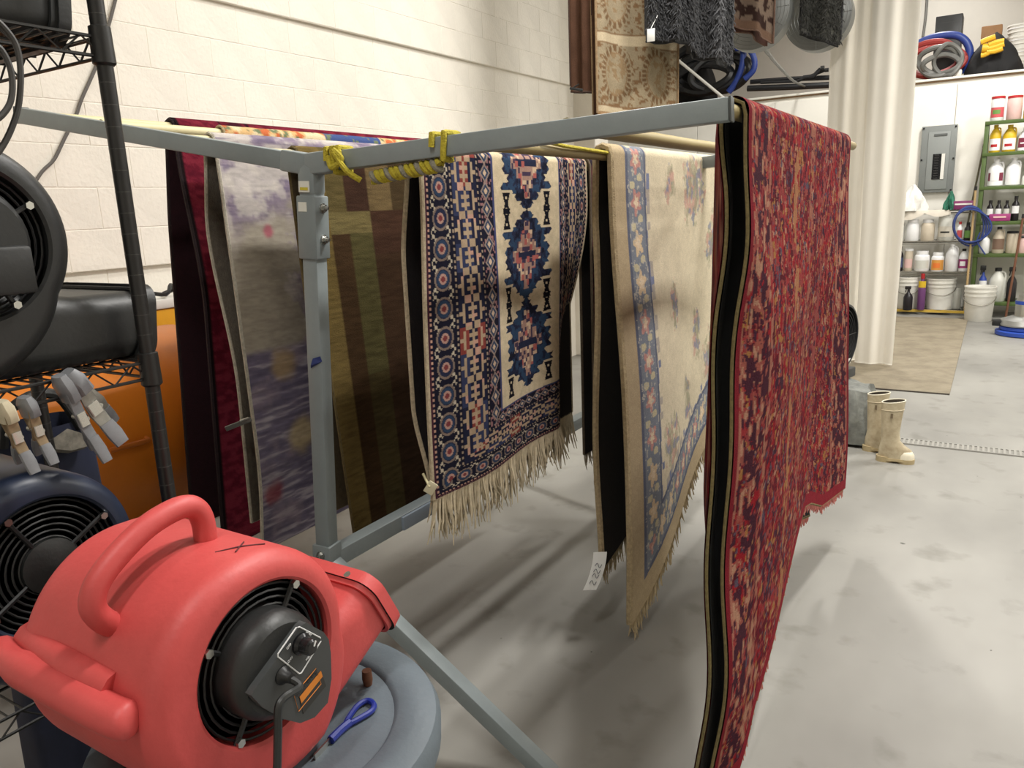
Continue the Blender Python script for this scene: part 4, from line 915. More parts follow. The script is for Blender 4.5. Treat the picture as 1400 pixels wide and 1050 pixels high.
s2, g2 = hung('grey shag rug with deep folds hanging lowest of the shag rugs', (938, 0), (1000, 88), 5.32, 5.5, shag((60, 60, 62), (98, 98, 100)), 40, 120, (70, 70, 70), (70, 70, 72), wave=.06, slant=-16)
add_pile(s2, g2, (82, 82, 84))
q = onY((890, 48), 4.86); o = tag(MB().box(q, (.05, .004, .075), ch=.001).build('paper_tag', M_paper), 'white tag hanging from the charcoal shag rug', 'tag'); MB().tube([q+np.array([0, 0, .04]), q+np.array([.02, .06, .12])], .002, 4).build('string', M_paper, o)
def pat_choc(u, d, b, sd, W):
    c = np.ones(u.shape+(3,))*lin((52, 38, 34)); n = fbm(u*26, d*26, 4, 2); c = mixc(c, (n > .47), (112, 96, 84)); c = mixc(c, b < .07, (104, 82, 68)); c = mixc(c, u < .05, (78, 50, 42)); return c
hung('brown rug with beige leaf motifs hanging next to the grey shag rug', (976, 0), (1056, 60), 6.4, 6.75, pat_choc, 90, 160, (84, 54, 44), (110, 84, 70), wave=.05, slant=-36)
s3, g3 = hung('dark mottled shag rug hanging next to the white curtain', (1094, 0), (1148, 62), 7.3, 7.4, shag((50, 50, 46), (98, 98, 92)), 40, 120, (60, 60, 60), (50, 50, 52), wave=.02, slant=-16)
add_pile(s3, g3, (74, 74, 70))
# round fans behind
M_fan = mat('grey_fan', (118, 120, 118), .4, .3, var=.1); M_fmesh = mat('fan_disc', (150, 150, 144), .45, .2, var=.1)
def fan(label, c_px, r_px, Y):
    c = onY(c_px, Y); r = r_px*np.linalg.norm(c-CPOS)/1190
    t = thing('drum_fan', c+np.array([0, 0, -r]), label, 'fan', 'round fans under the ceiling')
    MB().lathe([(r*.97, -.09), (r, -.085), (r*1.0, .085), (r*.97, .09)], c, 'y', 48).build('drum', M_fan, t)
    MB().lathe([(0, .05), (r*.97, .05)], c, 'y', 48).build('rear_disc', M_fmesh, t)
    g = MB()
    for k in range(9):
        rr_ = r*(.2+.77*k/8); g.tube([c+np.array([rr_*math.cos(a), -.09, rr_*math.sin(a)]) for a in np.linspace(0, 2*PI, 41)[:-1]], .0025, 4, True)
    for k in range(12):
        a = k*PI/6; g.tube([c+np.array([.1*r*math.cos(a), -.092, .1*r*math.sin(a)]), c+np.array([r*math.cos(a), -.09, r*math.sin(a)])], .0025, 4)
    g.build('guard', M_fan, t)
    MB().lathe([(0, -.1), (r*.2, -.1), (r*.2, .05)], c, 'y', 24).build('hub', M_fan, t)
    for k in range(3):
        a = k*2*PI/3+.3; R_ = np.array(Matrix.Rotation(-a, 3, 'Y')); MB().box(c+R_@np.array([r*.55, 0, 0]), (r*.75, .012, r*.28), R_@np.array(Matrix.Rotation(.5, 3, 'X')), ch=.004).build('blade', M_fan, t)
    MB().tube([c+np.array([0, 0, r]), (c[0], c[1], CEIL)], .02, 8).build('hanger', M_fan, t)
    return c, r
fan('grey round fan behind the brown leaf rug', (1032, 18), 48, 7.2)
fan('grey round fan behind the dark mottled shag rug', (1120, 24), 42, 8.0)

# ------------------------------------------------------------------ white curtain on a rail
M_cur = mat('white_curtain_cloth', (236, 231, 220), .8, var=.04, vscale=3, bump=.1, bscale=30)
def curtain(label, p0, p1, Y, zb, folds, amp, seed):
    a = onY((p0, 300), Y); b_ = onY((p1, 300), Y); us = np.linspace(0, 1, 90); vs = np.linspace(0, 1, 30)
    U, V = np.meshgrid(us, vs); z = 5.3-(5.3-zb)*V
    ph = seed; wv = amp*np.sin(U*folds*2*PI+ph)+amp*.5*np.sin(U*folds*3.7*PI+1.3+ph+V*.6)
    X = a[0]+(b_[0]-a[0])*(U-.5+.5)*(1)+.03*np.sin(V*4)*(U-.5)
    G = np.stack([X, Y+wv*(.7+.3*V), z], -1)
    m_ = MB().grid(G); 
    G2 = G.copy(); G2[..., 1] += .006; m_.grid(G2)
    o = m_.build('curtain', M_cur, None, True, origin=(a[0], Y, zb)); tag(o, label, 'curtain', 'white sheets hung as a screen')
    hm = MB().tube(list(G[-1, ::2]), .006, 5); hm.build('hem', M_cur, o)
curtain('cream white curtain sheet hanging behind the grey covered box', 1126, 1188, 8.42, .02, 2.2, .025, .4)
curtain('white curtain sheet with broad folds ending above the grey floor mat', 1178, 1236, 8.25, .03, 1.3, .028, 2.0)
tag(MB().tube([(-2.2, 8.34, 5.34), (.2, 8.34, 5.34)], .02, 8).tube([(-2.1, 8.34, 5.34), (-2.1, 8.34, CEIL)], .008, 6).tube([(.1, 8.34, 5.34), (.1, 8.34, CEIL)], .008, 6).build('curtain_rail', M_bolt), 'steel rail carrying the white curtain sheets', 'rail')

# ------------------------------------------------------------------ floor things: mat, drain, boots, fan, box
mt = [onZ((1130, 527)), onZ((1305, 540)), onZ((1308, 434)), onZ((1190, 431))]
x0m, x1m, y0m, y1m = mt[0][0]-.2, (mt[1][0]+mt[2][0])/2+.05, 7.26, 11.75
M_mat = mat('worn_floor_mat', (142, 132, 112), .8, vscale=5, rgb2=(122, 112, 94), bump=.2, bscale=50)
o = tag(MB().box(((x0m+x1m)/2, (y0m+y1m)/2, .006), (x1m-x0m, y1m-y0m, .012), ch=.003).build('floor_mat', M_mat, smooth=False), 'worn grey-beige floor mat lying under the white curtain', 'mat')
MB().box(((x0m+x1m)/2, y0m-.006, .005), (x1m-x0m, .014, .010)).build('front_edge', mat('mat_edge', (64, 58, 50), .8), o, smooth=False)
dr = thing('floor_drain', (1.5, 5.72, 0), 'long narrow grey floor drain with slotted grating', 'drain')
MB().box((1.0, 5.72, .002), (4.4, .115, .004)).build('channel', mat('drain_dark', (132, 130, 123), .6), dr, smooth=False)
gm = MB()
for s_ in (-1, 1): gm.box((1.0, 5.72+s_*.055, .005), (4.4, .008, .008))
gm.build('drain_frame', mat('drain_frame', (150, 148, 142), .5), dr, smooth=False)
bar_me = None
for i in range(150):
    x = -1.15+i*.0293
    if bar_me is None: ob_ = MB().box((x, 5.72, .006), (.014, .104, .006)).build('grate_bar', mat('drain_bar', (150, 147, 140), .5), dr, smooth=False); bar_me = ob_; bx0 = x
    else: c_ = bar_me.copy(); COL.objects.link(c_); c_.parent = dr; c_.location = (x-bx0, 0, 0)
# rubber boots
M_boot = mat('cream_rubber', (192, 180, 152), .5, vscale=14, rgb2=(168, 152, 124)); M_toe = mat('pale_rubber', (222, 214, 192), .5); M_sole = mat('tan_sole', (182, 164, 126), .6, var=.2)
def boot(pos_, yaw, label):
    t = thing('rubber_boot', (pos_[0], pos_[1], 0), label, 'boot', 'pair of rubber boots')
    Rm = np.array(Matrix.Rotation(yaw, 3, 'Z')); P0 = np.array([pos_[0], pos_[1], 0])
    def ring(cx, z, rx, ry, n=24, tilt=0): return [P0+Rm@np.array([.84*(cx+rx*math.cos(a)), .9*ry*math.sin(a), z+tilt*math.cos(a)]) for a in np.linspace(0, 2*PI, n+1)[:-1]]
    def loft(rings):
        b = MB(); n = len(rings[0]); V = [p for r in rings for p in r]
        F = [(i*n+k, i*n+(k+1) % n, (i+1)*n+(k+1) % n, (i+1)*n+k) for i in range(len(rings)-1) for k in range(n)]; b.add(V, F); return b
    shaft = [ring(.04, .028, .12, .046), ring(.04, .06, .12, .049), ring(.034, .085, .112, .049), ring(.014, .11, .086, .049), ring(.0, .14, .066, .048), ring(-.006, .20, .064, .052), ring(-.004, .28, .07, .058), ring(.0, .36, .078, .064, tilt=.004), ring(.002, .395, .082, .066, tilt=.01)]
    sh = loft(shaft).build('shaft', M_boot, t)
    inn = loft([ring(.002, .396, .077, .061, tilt=.01), ring(.0, .30, .064, .052), ring(0, .22, .05, .04), ring(0, .20, .01, .01)]).build('lining', mat('boot_lining', (72, 64, 54), .9), t)
    MB().tube(ring(.002, .397, .0795, .0635, tilt=.01), .0038, 6, True).build('rim', M_toe, t)
    MB().tube(ring(.0, .345, .0775, .0635, tilt=.004), .003, 5, True).build('band', M_boot, t)
    MB().add([p for r in [ring(.105, .03, .064, .051, 16), ring(.105, .055, .063, .051, 16), ring(.10, .076, .052, .042, 16), ring(.094, .088, .02, .02, 16)] for p in r], [(i*16+k, i*16+(k+1) % 16, (i+1)*16+(k+1) % 16, (i+1)*16+k) for i in range(3) for k in range(16)]+[tuple(48+k for k in range(16))]).build('toe_cap', M_toe, t)
    so = MB(); so.add([p for r in [ring(.112, .0, .06, .05, 16), ring(.112, .03, .061, .053, 16)] for p in r], [(k, (k+1) % 16, 16+(k+1) % 16, 16+k) for k in range(16)]+[tuple(range(16)), tuple(16+k for k in range(16))])
    so.add([p for r in [ring(-.035, .0, .06, .047, 16), ring(-.035, .036, .06, .05, 16)] for p in r], [(k, (k+1) % 16, 16+(k+1) % 16, 16+k) for k in range(16)]+[tuple(range(16)), tuple(16+k for k in range(16))])
    so.box(P0+Rm@np.array([.035, 0, .022]), (.10, .09, .016), Rm); so.build('sole', M_sole, t)
    MB().box(P0+Rm@np.array([.0, -.063, .315]), (.014, .004, .03), Rm).build('logo_mark', mat('boot_print', (110, 96, 74), .6), t, smooth=False)
b1 = onZ((1208, 628)); b2_ = onZ((1191, 622))
boot((b1[0]+.035, b1[1]-.02, 0), math.radians(2), 'cream rubber boot with pale toe pointing at the drain')
boot((b2_[0]+.01, b2_[1]+.10, 0), math.radians(-4), 'cream rubber boot half hidden behind its mate beside the grey box')
# grey plastic covered box with a black round fan above
gb = onZ((1160, 600)); gx, gy = -.87, 5.66
M_gp = mat('grey_tarp', (128, 130, 124), .55, vscale=12, rgb2=(100, 102, 98), bump=.5, bscale=25)
gt = thing('covered_box', (gx, gy, 0), 'low box wrapped in crumpled grey sheeting beside the boots', 'box')
Gd = []
for j, v in enumerate(np.linspace(0, 1, 14)):
    row = []
    for a in np.linspace(0, 2*PI, 41):
        c_, s_ = math.cos(a), math.sin(a); sq = 1/max(abs(c_), abs(s_)); r = min(sq, 1.18)*(1-.18*v*v)*(1+.06*math.sin(7*a+4*v)+.04*math.sin(13*a-6*v)); h_ = .01+.37*v
        row.append((gx+.27*r*c_, gy+.24*r*s_, h_+.015*math.sin(5*a+7*v)))
    Gd.append(row)
Gd.append([(gx+.27*.4*math.cos(a), gy+.24*.4*math.sin(a), .385) for a in np.linspace(0, 2*PI, 41)]); Gd.append([(gx, gy, .39)]*41)
MB().grid(Gd).build('sheeting', M_gp, gt)
MB().box((gx, gy, .18), (.38, .34, .34), ch=.02).build('carton', mat('grey_carton', (110, 110, 106), .7), gt)
fc = np.array([-.91, 5.80, .70]); fr_ = .24
ft = thing('black_fan', (fc[0], fc[1], .39), 'black round fan standing edge-on upon the grey covered box', 'fan')
fa = np.array([math.cos(math.radians(-14)), math.sin(math.radians(-14)), 0]); Rf = np.array(Matrix.Rotation(math.radians(-14), 3, 'Z'))
def fl_(prof): b = MB().lathe(prof, (0, 0, 0), 'x', 44); b.v = [tuple(fc+Rf@np.array(p)) for p in b.v]; return b
fl_([(fr_*.9, -.08), (fr_, -.075), (fr_, .05), (fr_*.96, .07), (fr_*.9, .072), (fr_*.88, .0)]).build('shroud', M_blk, ft)
fl_([(0, -.02), (fr_*.89, -.02)]).build('back_plate', M_dark, ft)
g = MB()
for k in range(7):
    rr_ = fr_*(.2+.1*k); g.tube([fc+Rf@np.array([.06, rr_*math.cos(a), rr_*math.sin(a)]) for a in np.linspace(0, 2*PI, 33)[:-1]], .003, 4, True)
for k in range(4):
    a = k*PI/2; g.tube([fc+Rf@np.array([.06, 0, 0]), fc+Rf@np.array([.06, fr_*.9*math.cos(a), fr_*.9*math.sin(a)])], .004, 4)
g.build('guard', M_grl, ft)
fl_([(0, .075), (.05, .07), (.05, 0)]).build('hub', M_blk, ft)
MB().box(fc+Rf@np.array([.0, 0, -fr_-.03]), (.2, .3, .07), Rf, ch=.01).build('stand', M_blk, ft)
MB().box(fc+Rf@np.array([.066, .09, -.19]), (.003, .07, .035), Rf).build('sticker', M_stk, ft, smooth=False)
# pale pail behind the fan

# ------------------------------------------------------------------ electrical panel and stores along the far wall
M_pan = mat('grey_panel_paint', (124, 128, 126), .45, var=.06)
pa_, pb_ = onY((1258, 174), FY-.02), onY((1306, 262), FY-.02); PX, PZ = (pa_[0]+pb_[0])/2, (pa_[2]+pb_[2])/2; PW, PH = .43, pa_[2]-pb_[2]
ep = thing('electrical_panel', (PX, FY-.02, PZ-PH/2), 'grey electrical breaker panel on the white wall', 'electrical panel')
MB().box((PX, FY-.05, PZ), (PW, .07, PH), ch=.008).build('cover', M_pan, ep)
MB().box((PX+.005, FY-.09, PZ-.02), (PW*.62, .014, PH*.86), ch=.004).build('inner_plate', mat('grey_panel_light', (136, 140, 138), .45), ep)
MB().box((PX+.02, FY-.099, PZ-.10), (.15, .006, .34)).build('breaker_recess', M_dark, ep, smooth=False)
for k in range(10): MB().box((PX-.01+.0, FY-.105, PZ-.255+k*.034), (.055, .01, .024), ch=.002).build('breaker', M_grl, ep, smooth=False)
MB().box((PX+.072, FY-.104, PZ-.10), (.042, .004, .34)).build('label_strip', M_wp, ep, smooth=False)
MB().box((PX+.02, FY-.10, PZ+PH*.36), (.16, .012, .03), ch=.003).build('handle_plate', mat('panel_dark', (92, 95, 94), .5), ep, smooth=False)
for sx_ in (-1, 1):
    for sz_ in (-1, 0, 1): q = (PX+sx_*PW*.45, FY-.09, PZ+sz_*PH*.47); MB().tube([q, (q[0], q[1]-.008, q[2])], .012, 8).build('screw', M_dark, ep)

def vessel(kind, name, label, x0, x1, yt, yb_, Y, body, cap, lab=None, group=None, lab_rng=(.15, .55), zoff=None, cat='bottle', extra=None):
    """container standing at depth Y; pixel columns x0..x1, rows yt..yb"""
    a = onY((x0, yb_), Y); b_ = onY((x1, yb_), Y); tp = onY(((x0+x1)/2, yt), Y)
    cx = (a[0]+b_[0])/2; z0 = (a[2]+b_[2])/2 if zoff is None else zoff; r = abs(b_[0]-a[0])/2; H = tp[2]-z0
    o = np.array([cx, Y, z0]); t = thing(name, o, label, cat, group)
    if kind == 'jug':
        pr = [(r*.9, 0), (r, H*.03), (r, H*.58), (r*.93, H*.66), (r*.62, H*.80), (r*.36, H*.88), (r*.34, H*.93), (0, H*.93)]
        MB().lathe(pr, o, 'z', 20).build('body', body, t); MB().lathe([(r*.4, H*.90), (r*.4, H), (0, H)], o, 'z', 14).build('cap', cap, t)
        MB().tube(catmull([o+np.array([r*.35, -r*.1, H*.88]), o+np.array([r*.72, -r*.2, H*.86]), o+np.array([r*.86, -r*.2, H*.74]), o+np.array([r*.84, -r*.2, H*.62])], 4), r*.13, 6).build('handle', body, t)
        Rl = r
    elif kind == 'jar':
        pr = [(r*.92, 0), (r, H*.05), (r, H*.72), (r*.9, H*.80), (r*.74, H*.84), (r*.74, H*.86), (0, H*.86)]
        MB().lathe(pr, o, 'z', 20).build('body', body, t); MB().lathe([(r*.8, H*.85), (r*.8, H), (0, H)], o, 'z', 20).build('lid', cap, t); Rl = r
    elif kind == 'bottle':
        pr = [(r*.9, 0), (r, H*.03), (r, H*.62), (r*.85, H*.70), (r*.45, H*.80), (r*.4, H*.9), (0, H*.9)]
        MB().lathe(pr, o, 'z', 16).build('body', body, t); MB().lathe([(r*.5, H*.86), (r*.5, H), (0, H)], o, 'z', 12).build('cap', cap, t); Rl = r
    elif kind == 'tub':          # straight container with a wide coloured lid
        pr = [(r*.9, 0), (r, H*.04), (r, H*.84), (r*.95, H*.9), (0, H*.9)]
        MB().lathe(pr, o, 'z', 20).build('body', body, t); MB().lathe([(r*1.02, H*.90), (r*1.02, H*.99), (r*.9, H), (0, H)], o, 'z', 20).build('lid', cap, t); Rl = r
    elif kind == 'spray':
        pr = [(r*.9, 0), (r, H*.03), (r, H*.5), (r*.8, H*.6), (r*.3, H*.70), (r*.28, H*.78), (0, H*.78)]
        MB().lathe(pr, o, 'z', 16).build('body', body, t)
        MB().box(o+np.array([-r*.15, 0, H*.88]), (r*1.3, r*.7, H*.12), ch=r*.1).tube([o+np.array([0, 0, H*.76]), o+np.array([0, 0, H*.9])], r*.3, 8).build('spray_head', cap, t)
        MB().tube([o+np.array([-r*.5, 0, H*.84]), o+np.array([-r*.6, 0, H*.7])], r*.12, 6).build('trigger', cap, t); Rl = r
    elif kind == 'pail':
        pr = [(r*.82, 0), (r*.84, H*.01), (r*.93, H*.72), (r*.97, H*.72), (r*.97, H*.76), (r*.935, H*.76), (r*.95, H*.84), (r*.99, H*.84), (r*.99, H*.88), (r*.96, H*.88), (r*.97, H*.96), (r, H*.965), (r, H), (r*.95, H), (r*.93, H*.97), (r*.8, H*.05), (0, H*.05)]
        MB().lathe(pr, o, 'z', 36).build('body', body, t)
        MB().tube([o+np.array([r*math.cos(a)*.99, -r*abs(math.sin(a))*1.0-.004, H*.70-H*.22*math.sin(a)]) for a in np.linspace(0, PI, 17)], .006, 5).build('wire_handle', cap, t); Rl = r*.95
    if lab is not None and kind != 'pail':
        A = np.linspace(-PI*.86, -PI*.14, 14); G = [[o+np.array([Rl*1.012*math.cos(a), Rl*1.012*math.sin(a), H*v]) for a in A] for v in lab_rng]
        le = MB().grid(G).build('label', lab, t)
        if extra is not None: mm, l2 = extra; A = np.linspace(-PI*.72, -PI*.36, 8); MB().grid([[o+np.array([Rl*1.022*math.cos(a), Rl*1.022*math.sin(a), H*v]) for a in A] for v in l2]).build('print', mm, le)
    return t
M_cl = mat('cloudy_plastic', (206, 206, 198), .35, var=.06); M_wj = mat('white_jug', (232, 232, 232), .35, var=.03); M_beige = mat('beige_plastic', (204, 192, 172), .5, var=.08)
M_rcap = mat('red_cap', (170, 36, 40), .4); M_pink = mat('pinkish_plastic', (222, 186, 180), .45, var=.08); M_ybot = mat('yellow_jug', (214, 178, 40), .4, var=.06); M_burg = mat('burgundy_label', (120, 40, 62), .5)
M_plab = mat('purple_label', (150, 50, 110), .5); M_dkb = mat('dark_bottle', (30, 26, 30), .3); M_blue2 = mat('blue_bottle', (40, 66, 150), .4); M_olab = mat('orange_label', (214, 150, 70), .5); M_rlab = mat('red_label', (190, 80, 84), .5); M_glab = mat('green_label', (96, 136, 66), .5)
# chrome wire rack
SY = 12.2
M_chr = mat('dull_chrome', (150, 146, 136), .4, .6, var=.2)
wx0, wx1 = onY((1205, 370), SY)[0], onY((1328, 370), SY)[0]
wz = [onY((1270, y), SY)[2] for y in (422, 370.5, 329, 288)]; wz[0] = max(wz[0], .06)
wr = thing('chrome_rack', ((wx0+wx1)/2, SY+.2, 0), 'silver wire rack of cleaning supplies beneath the electrical panel', 'shelving')
for x in (wx0, wx1):
    for y in (SY-.09, SY+.30): MB().tube([(x, y, 0), (x, y, wz[3]+.03)], .013, 8).build('post', M_chr, wr)
for k, z in enumerate(wz):
    b = MB()
    for dz in (-.006, -.04): b.tube([(wx0, SY-.09, z+dz), (wx1, SY-.09, z+dz)], .006, 5); b.tube([(wx0, SY+.30, z+dz), (wx1, SY+.30, z+dz)], .006, 5)
    for i in range(28): x = wx0+(wx1-wx0)*i/27; b.tube([(x, SY-.09, z-.006), (x, SY+.30, z-.006)], .004, 4)
    b.build('wire_shelf', M_chr, wr)
MB().box(((wx0+wx1)/2, SY-.10, wz[0]-.02), (wx1-wx0, .02, .035)).build('yellow_edge', mat('yellow_edge', (204, 170, 70), .6), wr, smooth=False)
G1 = 'supplies on the silver wire rack'
v = lambda *a, **k: vessel(*a, **k)
v('jar', 'plastic_jar', 'clear jar partly behind the curtain edge on the silver rack', 1219, 1236, 302, 329, SY, M_cl, M_cl, zoff=wz[2], group=G1, cat='jar')
v('jar', 'plastic_jar', 'white screw-lid jar with blue speck on the silver rack', 1237, 1256, 300, 329, SY, M_wj, M_wj, zoff=wz[2], group=G1, cat='jar')
v('jar', 'plastic_jar', 'cream screw-lid jar beside the clear tub', 1258, 1277, 300, 329, SY, M_beige, M_wj, zoff=wz[2], group=G1, cat='jar')
v('tub', 'plastic_tub', 'wide cloudy tub with a dark print on the silver rack', 1281, 1304, 293, 329, SY, M_cl, M_cl, mat('clear_label', (196, 190, 176), .5), zoff=wz[2], group=G1, cat='tub', extra=(M_grl, (.3, .36)))
v('bottle', 'red_bottle', 'slim white bottle with red cap and label', 1307, 1315, 303, 329, SY-.05, M_wj, M_rcap, M_rlab, zoff=wz[2], group=G1)
v('bottle', 'green_label_bottle', 'dark bottle with lime green label behind the blue hose coil', 1317, 1327, 304, 329, SY-.02, M_dkb, M_dkb, M_glab, zoff=wz[2], group=G1)
v('bottle', 'black_bottle', 'tall black bottle beside the pink-labelled tub', 1224, 1234, 337, 370, SY, M_dkb, M_dkb, mat('blue_grey_label', (70, 80, 110), .5), zoff=wz[1], group=G1)
v('tub', 'plastic_tub', 'beige tub with pinkish label on the silver rack', 1235, 1247, 340, 370, SY, M_beige, M_wj, M_pink, zoff=wz[1], group=G1, cat='tub')
v('jar', 'plastic_jar', 'wide white jar with narrow neck on the silver rack', 1249, 1270, 343, 370, SY-.02, M_wj, M_wj, M_cl, zoff=wz[1], group=G1, cat='jar')
v('jar', 'plastic_jar', 'white jar with bright orange label', 1272, 1290, 345, 370, SY-.02, M_wj, M_wj, M_olab, zoff=wz[1], group=G1, cat='jar', lab_rng=(.08, .62), extra=(mat('orange_fruit', (226, 120, 50), .5), (.2, .45)))
v('jug', 'white_jug', 'white gallon jug with handle on the silver rack', 1291, 1309, 333, 370, SY-.02, M_wj, M_wj, zoff=wz[1], group=G1, cat='jug')
v('jug', 'purple_label_jug', 'jug with magenta label beside the white gallon jug', 1309, 1323, 340, 370, SY, M_wj, M_grl, M_plab, zoff=wz[1], group=G1, cat='jug', extra=(M_wj, (.25, .45)))
v('pail', 'white_bucket', 'white bucket on the rack bottom behind the black spray bottle', 1222, 1257, 378, 422, SY+.04, M_wp, M_chr, zoff=wz[0], group='white buckets', cat='bucket')
v('pail', 'white_bucket', 'stacked white buckets beside the purple bottle on the rack bottom', 1263, 1305, 380, 422, SY+.04, M_wp, M_chr, zoff=wz[0], group='white buckets', cat='bucket')
v('spray', 'spray_bottle', 'black spray bottle before the white bucket', 1234, 1247, 389, 422, SY-.2, M_dkb, M_dkb, zoff=wz[0]-.0, group=G1)
v('bottle', 'purple_bottle', 'purple detergent bottle with yellow shoulder and red cap', 1253, 1264, 374, 422, SY-.12, mat('purple_plastic', (104, 60, 110), .45), M_rcap, M_ybot, zoff=wz[0], group=G1, lab_rng=(.62, .8))
v('tub', 'round_jar', 'cloudy round tub right of the stacked buckets', 1300, 1313, 393, 422, SY+.1, M_cl, M_cl, zoff=wz[0], group=G1, cat='tub')
def crumple(name, label, x0, x1, yt, yb_, Y, m, cat, zoff, dy=.14, amp=.18, seed=1, cover=None):
    a = onY((x0, yb_), Y); b_ = onY((x1, yb_), Y); tp = onY(((x0+x1)/2, yt), Y); cx = (a[0]+b_[0])/2; rx = abs(b_[0]-a[0])/2; H = tp[2]-zoff; r_ = random.Random(seed); ph = [r_.uniform(0, 6) for _ in range(6)]
    Gd = []
    for vv in np.linspace(0, 1, 12):
        row = []
        for q in np.linspace(0, 2*PI, 37):
            k = (1-vv**2.2*.75)*(1+amp*math.sin(3*q+ph[0]+2*vv)+amp*.6*math.sin(7*q+ph[1]-5*vv)+amp*.4*math.sin(11*q+ph[2]+8*vv))
            row.append((cx+rx*k*math.cos(q)*.9, Y+dy*k*math.sin(q), zoff+.004+H*(vv*(1+.12*amp*5*math.sin(2*q+ph[3])*vv))*.9))
        Gd.append(row)
    Gd.append([(cx+rx*.1*math.sin(ph[4]), Y, zoff+H)]*37)
    o = MB().grid(Gd).build(name, m, None, True, origin=(cx, Y, zoff)); tag(o, label, cat); return o
o = crumple('white_bag', 'crumpled white plastic bag on the silver rack top', 1226, 1266, 253, 288, SY, mat('white_film', (228, 226, 220), .4, bump=.5, bscale=30), 'bag', wz[3], seed=3)
crumple('green_cloth', 'crumpled green cloth heap beside the magenta packet', 1290, 1307, 262, 288, SY, mat('green_cloth', (46, 116, 92), .7, var=.3, vscale=20), 'cloth', wz[3], amp=.25, seed=5)
q = onY((1317, 287), SY-.03); o = tag(MB().box((q[0], SY-.03, wz[3]+.06), (.24, .2, .11), ch=.008).build('magenta_packet', mat('magenta_print', (120, 44, 92), .5)), 'magenta packet lying on the silver rack top', 'packet'); MB().box((q[0], SY-.132, wz[3]+.075), (.20, .004, .02)).build('white_stripe', M_wp, o, smooth=False)
cl = MB(); c0, c1 = onY((1232, 288), SY)[0], onY((1300, 288), SY)[0]; Gd = []
for i, u in enumerate(np.linspace(0, 1, 30)):
    dr_ = .03+.10*abs(math.sin(u*5+.6))*(1-u*.6); x = c0+(c1-c0)*u; Gd.append([(x, SY+.1, wz[3]+.006), (x, SY-.095, wz[3]+.008), (x+.006*math.sin(u*40), SY-.112, wz[3]-dr_*.5), (x+.01*math.sin(u*33), SY-.116, wz[3]-dr_)])
o = tag(cl.grid(Gd).build('draped_cloth', mat('white_cloth', (214, 206, 192), .8, var=.1)), 'white cloth draped over the silver rack front edge', 'cloth')
# green steel shelving
GY = 12.1
M_grn = mat('green_enamel', (74, 94, 44), .45, var=.15, vscale=5)
gx0, gx1 = onY((1338, 300), GY)[0], onY((1338, 300), GY)[0]+1.15
gz = [onY((1375, y), GY)[2] for y in (412, 346, 302, 254, 208, 165)]; gz[0] = max(gz[0], .12)
gs = thing('green_shelving', ((gx0+gx1)/2, GY+.2, 0), 'green steel shelving full of jugs and bottles', 'shelving')
for x in (gx0, gx1):
    for y in (GY-.1, GY+.34): MB().box((x, y, gz[-1]/2), (.05, .035, gz[-1]), ch=.004).build('post', M_grn, gs)
for k, z in enumerate(gz):
    sf = MB().box(((gx0+gx1)/2, GY+.12, z-.008), (gx1-gx0, .48, .016)).build('shelf', M_grn, gs, smooth=False)
    MB().box(((gx0+gx1)/2, GY-.125, z-.022), (gx1-gx0+.05, .012, .044), ch=.003).build('front_lip', M_grn, sf)
MB().beam((gx0+.5, GY-.1, gz[3]-.02), (gx0+.7, GY+.3, gz[3]-.16), .014, .014, (1, 0, 0)).build('brace', M_grl, gs, smooth=False)
G2 = 'jugs and bottles on the green shelving'
v('tub', 'red_lid_jug', 'white jug with red lid and red label on the green shelf top', 1353, 1372, 132, 165, GY, M_wj, M_rcap, M_rlab, zoff=gz[5], group=G2, cat='jug', extra=(M_glab, (.28, .45)))
v('tub', 'red_lid_jug', 'pinkish jug with red lid on the green shelf top', 1375, 1396, 131, 165, GY, M_pink, M_rcap, zoff=gz[5], group=G2, cat='jug')
v('jug', 'yellow_jug', 'yellow jug next to the pinkish red-lid jug', 1398, 1420, 128, 165, GY, M_ybot, M_ybot, M_dkb, zoff=gz[5], group=G2, cat='jug')
v('jug', 'yellow_jug', 'yellow jug with white label beside the shelf post', 1351, 1367, 171, 208, GY, M_ybot, M_ybot, M_wj, zoff=gz[4], group=G2, cat='jug', lab_rng=(.08, .5), extra=(M_rcap, (.2, .3)))
v('jug', 'yellow_jug', 'yellow jug with white label beside the burgundy jug', 1369, 1388, 171, 208, GY, M_ybot, M_ybot, M_wj, zoff=gz[4], group=G2, cat='jug', lab_rng=(.08, .5), extra=(M_rcap, (.2, .3)))
v('jug', 'burgundy_label_jug', 'white jug with burgundy label under the shelf top', 1390, 1410, 174, 208, GY, M_wj, M_wj, M_burg, zoff=gz[4], group=G2, cat='jug', extra=(M_wj, (.3, .36)))
v('jug', 'white_jug', 'white gallon jug with dark red side label', 1349, 1371, 218, 254, GY, M_wj, M_wj, M_burg, zoff=gz[3], group=G2, cat='jug', lab_rng=(.2, .5), extra=(M_wj, (.2, .5)))
v('jug', 'white_jug', 'plain white gallon jug above the dark bottles', 1373, 1394, 216, 254, GY, M_wj, M_wj, zoff=gz[3], group=G2, cat='jug')
v('bottle', 'clear_bottle', 'small clear bottle beside the plain white gallon jug', 1396, 1406, 236, 254, GY, M_cl, M_cl, zoff=gz[3], group=G2)
for i, (a_, b_, lb) in enumerate([(1347, 1357, 'dark bottle with white label nearest the shelf post'), (1359, 1368, 'dark bottle with white label second from the shelf post'), (1370, 1379, 'dark bottle with grey label third from the shelf post'), (1381, 1392, 'larger dark pump bottle with tall white label')]):
    v('bottle', 'dark_bottle', lb, a_, b_, 274 if i < 3 else 268, 302, GY, M_dkb, M_dkb, M_cl if i == 2 else M_wj, zoff=gz[2], group='dark bottles on the green shelving', lab_rng=(.3, .6))
